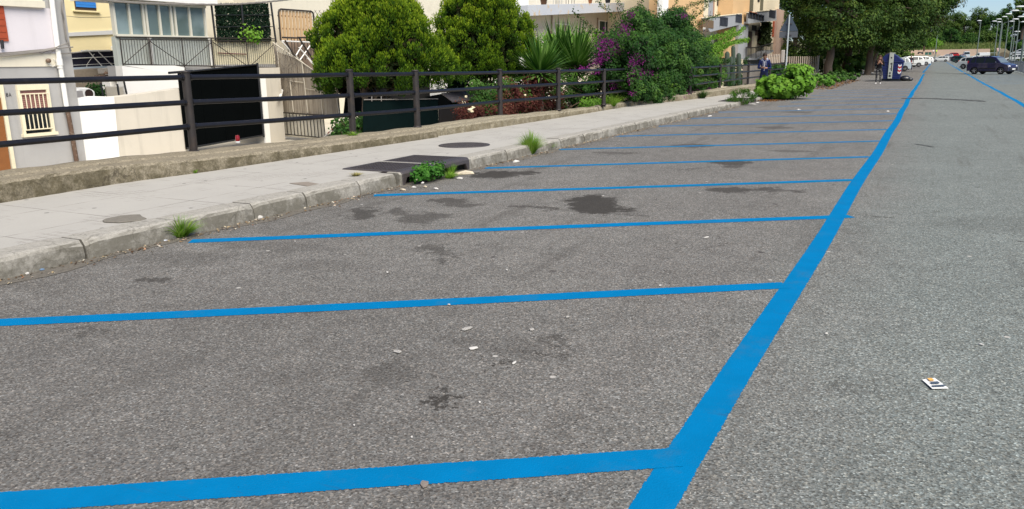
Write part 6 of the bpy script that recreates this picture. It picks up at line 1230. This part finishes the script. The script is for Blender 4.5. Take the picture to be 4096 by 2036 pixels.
b.build('arches',plaster('arch_stone',(.22,.18,.12),.4),t)
b=MB(); b.prism([(-16,296,-.1),(1.6,296,-.1),(1.6,333.7,-.1),(-16,333.7,-.1)],(0,0,2.2)); o=b.build('raised_pavement',plaster('buff_bank',(.42,.36,.27),.4)); tag(o,kind='structure')
b=MB(); b.prism([(1.62,290,.0),(1.62,333.7,1.3),(1.62,333.7,-.1),(1.62,290,-.1)],(20,0,0)); o=b.build('far_ramp',mat('far_asphalt',(.10,.105,.12),.9,.2,2)); tag(o,kind='structure')
# reeds on the slope (nobody could count them)
n=26000; X_=rng.uniform(-26,60,n); Yv=rng.uniform(338,368,n); Z_=np.interp(Yv,[338,343,368],[2.6,3.0,5.2]); L_=rng.uniform(.8,2.6,n); C=np.stack([X_,Yv,Z_+L_*.4],1); o=quads('reeds',leafquads(C,np.tile([0,0,1.],(n,1))+rng.normal(size=(n,3))*.25,L_,.22),leafmat('reed',[(0,(.06,.10,.02)),(.6,(.15,.20,.05)),(1,(.26,.27,.11))],.2),None,rng.random(n)); tag(o,'pale green reeds and tall grass covering the far slope','reeds',kind='stuff')
def fartree(label,u,vt,vb,y,wpx,seed,m=LM_LIME,n=5200,wid=None):
    global rng; q=ony(u,vb,y); tp=ony(u,vt,y); sc=FP/(y*.9); r=wpx/2/sc; rng=np.random.default_rng(seed); random.seed(seed)
    t=thing('far_tree',label,'tree',(q.x,y,q.z-1.5),group='dark trees on the far slope'); b=MB(); limb(b,(q.x,y,q.z-2),(q.x,y,lerp(q.z,tp.z,.7)),.35,.12,4,.02); b.build('trunk',M_BARK,t)
    NC=46; d=sph(NC); kk=rng.uniform(.5,1,NC); hz=(tp.z-q.z)/2; c0=np.array([q.x,y,q.z+hz]); Cc=c0+d*kk[:,None]*np.array([r,r,hz]); idx=rng.integers(0,NC,n); qq=sph(n)*(rng.random((n,1))**.3); cr=rng.uniform(.18,.36,NC)*r; C=Cc[idx]+qq*cr[idx][:,None]
    ti=np.clip(.3*(qq[:,2]*.5+.5)+.5*rng.random(NC)[idx]+.15*rng.random(n),0,1); quads('crown',leafflat(C,qq+np.array([0,-.2,.7])+rng.normal(size=(n,3))*.4,rng.uniform(.35,.8,n)*max(.7,r/6),rng.uniform(.3,.6,n)*max(.7,r/6)),m,t,ti)
FT=[(3708,148,212,350,90,LM_BRIGHT,'yellow-green far tree at the left end of the slope'),(3742,118,190,372,60,LM_VINE,'lighter bushy far tree above the yellow jacket'),(3775,58,160,395,70,LM_LIME,'dark far tree just right of the tall lamp post'),(3808,42,165,398,85,LM_LIME,'broad dark far tree left of the slope centre'),(3850,38,170,402,90,LM_LIME,'tall brownish far tree at the slope centre'),(3895,32,178,404,95,LM_LIME,'tallest rounded far tree on the slope'),(3925,27,150,410,80,LM_LIME,'far tree with the highest dark top'),(3962,48,185,400,95,LM_VINE,'greener far tree right of the highest one'),(4000,40,190,398,90,LM_VINE,'broad green far tree behind the lamp cluster'),(4026,20,140,406,50,LM_LIME,'narrow pointed far tree behind the lamps'),(4015,120,205,372,110,LM_VINE,'low green far tree between the lamp poles'),(3870,130,205,366,90,LM_VINE,'low green far tree in front of the slope centre'),(3935,120,200,370,110,LM_LIME,'low dark far tree behind the single lamp'),(3800,110,185,376,70,LM_VINE,'low far tree above the red car'),(4092,-30,120,210,90,LM_LIME,'tall dark far tree cut by the right edge'),(4088,60,160,225,60,LM_LIME,'lower dark far tree at the right edge under the lamps'),(4060,62,100,240,50,LM_LIME,'small dark far crown behind the right lamp heads'),(3655,120,215,345,90,LM_LIME,'dark far tree behind the row of white cars')]
for i,(u,vt,vb,y,w_,m_,lab) in enumerate(FT): fartree(lab,u,vt,vb,y,w_,140+i,m_)
# distant blue hill
b=MB(); nx=50; vs=[]
for j in range(8):
    for i in range(nx):
        x=-700+i*32; z=(j/7)*(62+26*math.sin(i*.35)+14*math.sin(i*.9+1)) if j<7 else 0; vs.append((x,1500+j*70,z if j<7 else 40))
b.add(vs,[(j*nx+i,j*nx+i+1,(j+1)*nx+i+1,(j+1)*nx+i) for j in range(7) for i in range(nx-1)],True); o=b.build('distant_hills',mat('distant_hill',(.16,.19,.17),.95,.2,.01)); tag(o,kind='structure')
# right far slope with parked cars
b=MB(); b.prism([(26,190,-.5),(80,190,-.5),(80,300,12.5),(30,300,12.5)],(0,0,-.4)); o=b.build('sloping_road',mat('far_asphalt',(.10,.105,.12),.9,.2,2)); tag(o,kind='structure')
zz=lambda y:-.5+13*(y-190)/110
cols=[(P_W,'white'),(P_SV,'silver'),(P_RE,'red'),(P_BG,'blue grey'),(P_DK,'black'),(P_W2,'pale'),(P_SV,'silver'),(P_BL,'navy')]
for i,(u,v) in enumerate([(4064,222),(4082,214),(4088,202),(4078,192),(4090,184),(4076,170),(4086,164),(4068,151)]):
    y=196+i*9.5; q=ray(u,v); tt=y/q[1]; 
    car('%s parked car number %s up the far right slope'%(cols[i][1],['one','two','three','four','five','six','seven','eight'][i]) if False else '%s car, %s in the file up the far right slope'%(cols[i][1],['lowest','second','third','fourth','fifth','sixth','seventh','topmost'][i]),'hatch',cols[i][0],(q[0]*tt,y,zz(y)+.05),hd(175),'cars parked up the far right slope')
# ================================================================= LAMPS
M_LP=mat('grey_lamp_pole',(.14,.17,.16),.5,.1,5); M_LH=mat('white_lamp_head',(.62,.64,.66),.4,.05,5)
def lamp(label,u,vt,vb,y,heads,r=.06):
    a_=ony(u,vt,y); ub=u-(vb-vt)*.095; c2=ony(ub,vb,y); base=min(c2.z,1.0); t=thing('street_lamp',label,'street lamp',(a_.x,y,base),group='street lamps on the right')
    b=MB(); b.tube([(a_.x,y,base-.2),(a_.x,y,a_.z)],[r*1.4,r],8); b.build('pole',M_LP,t)
    for (hu,hv) in heads:
        h_=ony(hu,hv,y); b=MB(); b.tube([(a_.x,y,a_.z-.05),((a_.x*.7+h_.x*.3),y,lerp(a_.z,h_.z,.75)),(h_.x,y,h_.z)],[r*.8,r*.6,r*.5],6); ar=b.build('arm',M_LP,t)
        d=1 if h_.x>a_.x else -1; b=MB(); b.ell((h_.x+d*.2,y,h_.z+.02),(.42,.17,.10),12,8); b.build('lamp_head',M_LH,ar)
lamp('single short-headed lamp post in front of the far trees',3923,86,215,185,[(3922,83)])
lamp('very tall thin lamp post rising beside the lime crown',3755,85,205,230,[(3752,82)],.08)
lamp('leftmost lamp of the cluster with its head to the left',3992,96,231,175,[(3983,85)])
lamp('lamp with a short left arm just right of the leftmost one',4007,95,205,185,[(4001,88)])
lamp('double-armed lamp with curved arms at the cluster centre',4010,99,225,160,[(4001,77),(4042,86)])
lamp('lamp right of the double-armed one, head to the left',4034,93,205,165,[(4024,67)])
lamp('lamp post against the sky gap with a left head',4056,90,200,145,[(4041,56)])
lamp('double-armed lamp near the right edge',4077,88,200,135,[(4069,77),(4090,88)])
lamp('high lamp head reaching in at the right edge',4110,56,220,110,[(4068,43)])
lamp('highest lamp head cut by the right edge',4125,38,220,100,[(4090,27),])
lamp('lamp head low at the right edge under the highest ones',4104,76,215,125,[(4092,67)])
lamp('shorter lamp post with a yellowish head behind the navy car',4059,135,262,150,[(4063,127)],.05)
# small far things
b=MB(); q=ony(3994,199,170); b.prism([(q.x-.35,170,q.z+.3),(q.x+.35,170,q.z+.3),(q.x,170,q.z-.35)],(0,.03,0)); t=thing('yield_sign','small red-edged triangular sign among the lamp poles','traffic sign',(q.x,170,0)); b.build('plate',mat('sign_pinkish',(.6,.42,.40),.5),t); b=MB(); b.tube([(q.x,170.06,0),(q.x,170.06,q.z)],.04,6); b.build('pole',M_LP,t)
for i,(u,v,w_,h_,c_,lab,nm,ct) in enumerate([(3713,214,24,11,(.008,.10,.08),'dark green bins by the far wall','recycling_bin','bin'),(3682,208,12,16,(.03,.03,.035),'dark parked scooter shape by the far wall','scooter','scooter'),(3696,197,6,24,(.05,.025,.015),'tall brown notice board by the far wall','notice_board','notice board')]):
    y=300+i*6; q=ony(u,v,y); sc=FP/(y*.9); t=thing(nm,lab,ct,(q.x,y,q.z-h_/2/sc)); m_=mat('far_stuff%d'%i,c_,.7)
    if nm=='recycling_bin':
        for k in (-1,1): b=MB(); b.prism([(q.x+k*w_/4/sc-w_/5/sc,y,q.z-h_/2/sc),(q.x+k*w_/4/sc+w_/5/sc,y,q.z-h_/2/sc),(q.x+k*w_/4/sc+w_/4.4/sc,y,q.z+h_/3/sc),(q.x+k*w_/4/sc-w_/4.4/sc,y,q.z+h_/3/sc)],(0,.9,0)); b.build('tank',m_,t,bevel=.05); b=MB(); b.box((q.x+k*w_/4/sc,y+.45,q.z+h_/3/sc+.08),(w_/2.1/sc,1,.14)); b.build('lid',M_BLK,t,bevel=.04)
    elif nm=='scooter':
        b=MB(); 
        for k in(-1,1): b.lathe([(.12,-.05),(.3,-.05),(.3,.05),(.12,.05)],(q.x+k*.6,y,q.z-h_/2/sc+.3),14,ax='Y')
        b.build('wheels',M_RUB,t); b=MB(); b.prism([(q.x-.6,y-.1,q.z-.3),(q.x+.5,y-.1,q.z-.35),(q.x+.75,y-.1,q.z+.1),(q.x+.2,y-.1,q.z-.05),(q.x-.2,y-.1,q.z+.1),(q.x-.8,y-.1,q.z+.05)],(0,.25,0)); b.build('bodywork',m_,t); b=MB(); b.tube([(q.x+.6,y,q.z-.3),(q.x+.45,y,q.z+.45),(q.x+.35,y,q.z+.5)],.04,6); b.build('handlebar',M_BLK,t)
    else:
        b=MB(); b.box((q.x,y,q.z+.2),(w_/sc,.15,h_*.8/sc)); b.build('panel',m_,t); b=MB(); b.tube([(q.x,y,q.z-h_/2/sc),(q.x,y,q.z)],.06,6); b.build('post',M_BLK,t)
# ================================================================= LITTER AND WEAR
def scrap(name,label,cat,u,v,w,d,h,m,seed,z=0.0,group=None,n=10,rz=None):
    r_=random.Random(seed); c=G(u,v,z); rz=r_.uniform(0,3.1) if rz is None else rz; b=MB(); ring=[]
    for i in range(n):
        g=2*math.pi*i/n; k=r_.uniform(.65,1.1); x,y=w/2*k*math.cos(g),d/2*k*math.sin(g); ring.append((c.x+x*math.cos(rz)-y*math.sin(rz),c.y+x*math.sin(rz)+y*math.cos(rz),z+.009+r_.uniform(0,h*.5)))
    mid=(c.x,c.y,z+.010+h*.7); low=[(p[0],p[1],z+.006) for p in ring]
    b.add(ring+[mid]+low,[(i,(i+1)%n,n) for i in range(n)]+[(i,(i+1)%n,n+1+(i+1)%n,n+1+i) for i in range(n)]); o=b.build(name,m); return tag(o,label,cat,group)
M_PAP=mat('dirty_paper',(.50,.48,.45),.8,.12,60); M_CRM=mat('cream_wrapper',(.50,.44,.33),.7,.2,30,dirt=.4,dcol=(.3,.12,.1),dscale=20); M_FLK=mat('pale_flake',(.42,.40,.37),.9,.3,120,bump=1,bscale=200); M_LEAF=mat('dry_leaf',(.28,.15,.06),.8,.4,50)
# printed card on the road at the right
q=[G(*p,.008) for p in [(3688,1518),(3738,1514),(3794,1552),(3728,1556)]]
t=thing('printed_card','small printed paper card lying alone on the road at the right','paper card',q[0]); b=MB(); b.prism([p+Vector((0,0,.004 if i%2 else .0)) for i,p in enumerate(q)],(0,0,-.003)); b.build('sheet',mat('card_white',(.68,.68,.66),.6,.05),t)
def inq(a,c): return q[0].lerp(q[1],a).lerp(q[3].lerp(q[2],a),c)+Vector((0,0,.007))
for (a0,a1,c0,c1,m_) in [(.35,.7,.05,.3,mat('card_orange',(.60,.33,.08),.7)),(.25,.8,.42,.62,mat('card_slate',(.05,.07,.10),.7)),(.1,.9,.78,.92,mat('card_slate',(.05,.07,.10),.7))]:
    b=MB(); b.prism([inq(a0,c0),inq(a1,c0),inq(a1,c1),inq(a0,c1)],(0,0,.001)); b.build('print',m_,t)
scrap('crumpled_packet','crumpled cream packet in the right mouth of the near drain','packet',1862,697,.30,.15,.07,M_CRM,1,rz=.6); scrap('wrapper','flat white wrapper beside the cream packet at the drain','wrapper',1838,717,.14,.07,.03,M_PAP,2)
scrap('crumpled_tissue','crumpled white tissue at the kerb foot in the second bay','tissue',1032,874,.14,.07,.05,M_PAP,3,rz=.6)
scrap('torn_packet','torn white and blue packet beside the nearest grass tuft','packet',645,965,.15,.07,.03,mat('packet_print',(.50,.55,.62),.6,.4,30,dirt=.6,dcol=(.3,.05,.04),dscale=30),4,rz=.7)
scrap('bottle_cap','crushed dull blue lid near the left edge of the gutter','lid',167,1082,.05,.05,.012,mat('dull_blue',(.10,.16,.25),.6,.3,40),5,n=12)
scrap('white_shell','white crumpled scrap at the far left of the gutter','scrap',110,1098,.045,.03,.015,M_PAP,6)
scrap('pebble','small round pale pebble just right of the blue lid','pebble',222,1066,.022,.018,.010,M_FLK,7); scrap('bead','tiny white and blue bit at the kerb foot on the left','bit',287,1048,.02,.016,.012,mat('packet_print',(.5,.5,.6)),8)
scrap('crumpled_tissue','white crumpled tissue past the drain by the kerb','tissue',2062,650,.17,.09,.05,M_PAP,9); 
for i,(u,v,w) in enumerate([(1612,762,.12),(1655,752,.07),(1700,750,.06),(1745,758,.10),(1665,722,.05),(1690,735,.05)]): scrap('drain_litter',['small white scrap left of the drain weeds','pale scrap under the drain weeds','white bit caught in the drain weeds','flat pale scrap right under the drain weeds','white blossom-like scrap in the drain weeds','little white scrap high in the drain weeds'][i],'scrap',u,v,w,.04,.025,M_PAP if i%2 else M_CRM,20+i,z=.0 if i<4 else .06)
for i,(u,v,w,lab) in enumerate([(2840,466,.28,'long pale scrap by the kerb near the far drain'),(2830,452,.2,'thin pale scrap above the long one at the kerb'),(2770,466,.16,'pale crumb of litter at the kerb left of the long scrap'),(3010,418,.3,'white rubbish beside the round green shrub'),(3030,412,.2,'second white scrap at the far drain corner'),(3550,447,.13,'tiny white speck in the far bays before the bush'),(3194,440,.15,'white speck on the asphalt right of the leafy bush')]): scrap('litter_scrap',lab,'scrap',u,v,w,.1,.04,M_PAP,40+i)
FL=[(1894,1397,.062,.04,'largest pale flake in the nearest full bay'),(2057,1456,.045,.02,'small bright flake right of the largest pale one'),(1590,1410,.07,.04,'faint pale smear left of the largest flake'),(1867,1318,.09,.05,'rubbed pale smear above the largest flake'),(2128,1322,.045,.03,'pale flake at the upper right of the group'),(2270,1272,.04,.02,'faint flake near the second bay line'),(1647,1754,.012,.012,'round white pebble low in the nearest bay'),(1918,1614,.014,.014,'small square white chip in the nearest bay'),(1417,1706,.013,.01,'pale chip left of the round white pebble'),(1550,1092,.035,.02,'bright white spot in the second bay on the left'),(2027,1083,.028,.016,'bright white spot in the second bay near its middle'),(2825,952,.07,.03,'white paper bit in the third bay near the long line'),(1796,1222,.022,.012,'small chip just under the second bay line'),(3305,1338,.03,.015,'thin pale scrap right of the long line'),(3925,1382,.035,.015,'pale leaf-like scrap on the road at the right'),(2413,786,.05,.03,'white speck in the big oil stain'),(2640,1145,.03,.015,'faint white speck under the third bay line'),(1180,968,.02,.012,'tiny pale chip below the third bay line at the left')]
for i,(u,v,w,d_,lab) in enumerate(FL): scrap('white_flake',lab,'flake',u,v,w,d_,.004,M_PAP if w<.036 or i in(0,1,11) else M_FLK,60+i,group='pale flakes scattered over the bays')
# bare spots worn through the paint
for i,(u,v,w,lab) in enumerate([(1698,1943,.045,'beige worn spot in the nearest bay line'),(1826,1191,.03,'small beige worn spot in the second bay line')]): scrap('worn_spot',lab,'worn spot',u,v,w,w*1.2,.0015,mat('worn_beige',(.26,.22,.19),.95,.35,150,bump=1,bscale=200),90+i)
# dark pellet and twigs at the kerb, plus uncountable gutter debris
scrap('dry_clod','dark brown clod at the kerb foot near the torn packet','clod',597,972,.05,.04,.03,mat('clod_brown',(.05,.03,.018),.9),95)
scrap('dead_leaf','dark curled leaf on the pavement before the step in the wall','leaf',2086,488,.12,.05,.03,mat('dark_leaf',(.05,.025,.015),.8),96,z=.172)
rng=np.random.default_rng(200); N=1500
yy=np.concatenate([rng.uniform(2.5,8.8,700),rng.uniform(10.7,28,800)]); xx=np.array([kx(y) for y in yy])+.04+np.abs(rng.normal(size=N))*.10; keep=rng.random(N)<(.35+.65*np.sin(yy*2.3)**2)
C=np.stack([xx,yy,np.full(N,.010)],1)[keep]; n=len(C); s_=rng.uniform(.012,.04,n)*(1+.4*(C[:,1]>11)); V=leafflat(C,np.tile([0,0,1.],(n,1))+rng.normal(size=(n,3))*.35,s_,s_*.6); V[:,:,2]=np.maximum(V[:,:,2],.005)
o=quads('gutter_debris',V,leafmat('debris_mix',[(0,(.05,.03,.02)),(.35,(.20,.13,.07)),(.6,(.35,.28,.17)),(.85,(.5,.47,.4)),(1,(.35,.12,.04))],0,.9),None,rng.random(n)); tag(o,'small brown and cream debris lying in the gutter','debris',kind='stuff')
N=1600; C=np.stack([rng.uniform(-7.2,-4.6,N),rng.uniform(45,64,N),np.full(N,.02)],1); o=quads('leaf_litter',leafflat(C,np.tile([0,0,1.],(N,1))+rng.normal(size=(N,3))*.3,.09,.06),leafmat('litter_brown',[(0,(.10,.05,.02)),(1,(.28,.14,.05))],0,.9),None,rng.random(N)); tag(o,'brown fallen leaves under the lime trees','leaf litter',kind='stuff')
N=500; C=np.stack([rng.normal(-5.7,.35,N),rng.normal(32.9,.45,N),np.full(N,.02)],1); o=quads('leaf_litter',leafflat(C,np.tile([0,0,1.],(N,1))+rng.normal(size=(N,3))*.3,.06,.04),leafmat('litter_brown',[(0,(.1,.05,.02))],0,.9),None,rng.random(N)); tag(o,'rusty dead leaves at the foot of the bright leafy bush','leaf litter',kind='stuff')
for i,(u,v) in enumerate([(455,985),(560,975)]): p=G(u,v); tuft(['dark moss tuft at the foot of the kerb joint','second dark moss tuft by the brown clod'][i],(p.x,p.y,0),200,.04,.09,300+i,LM_VINE,w=.005,name='moss_tuft',group='moss tufts in the gutter')
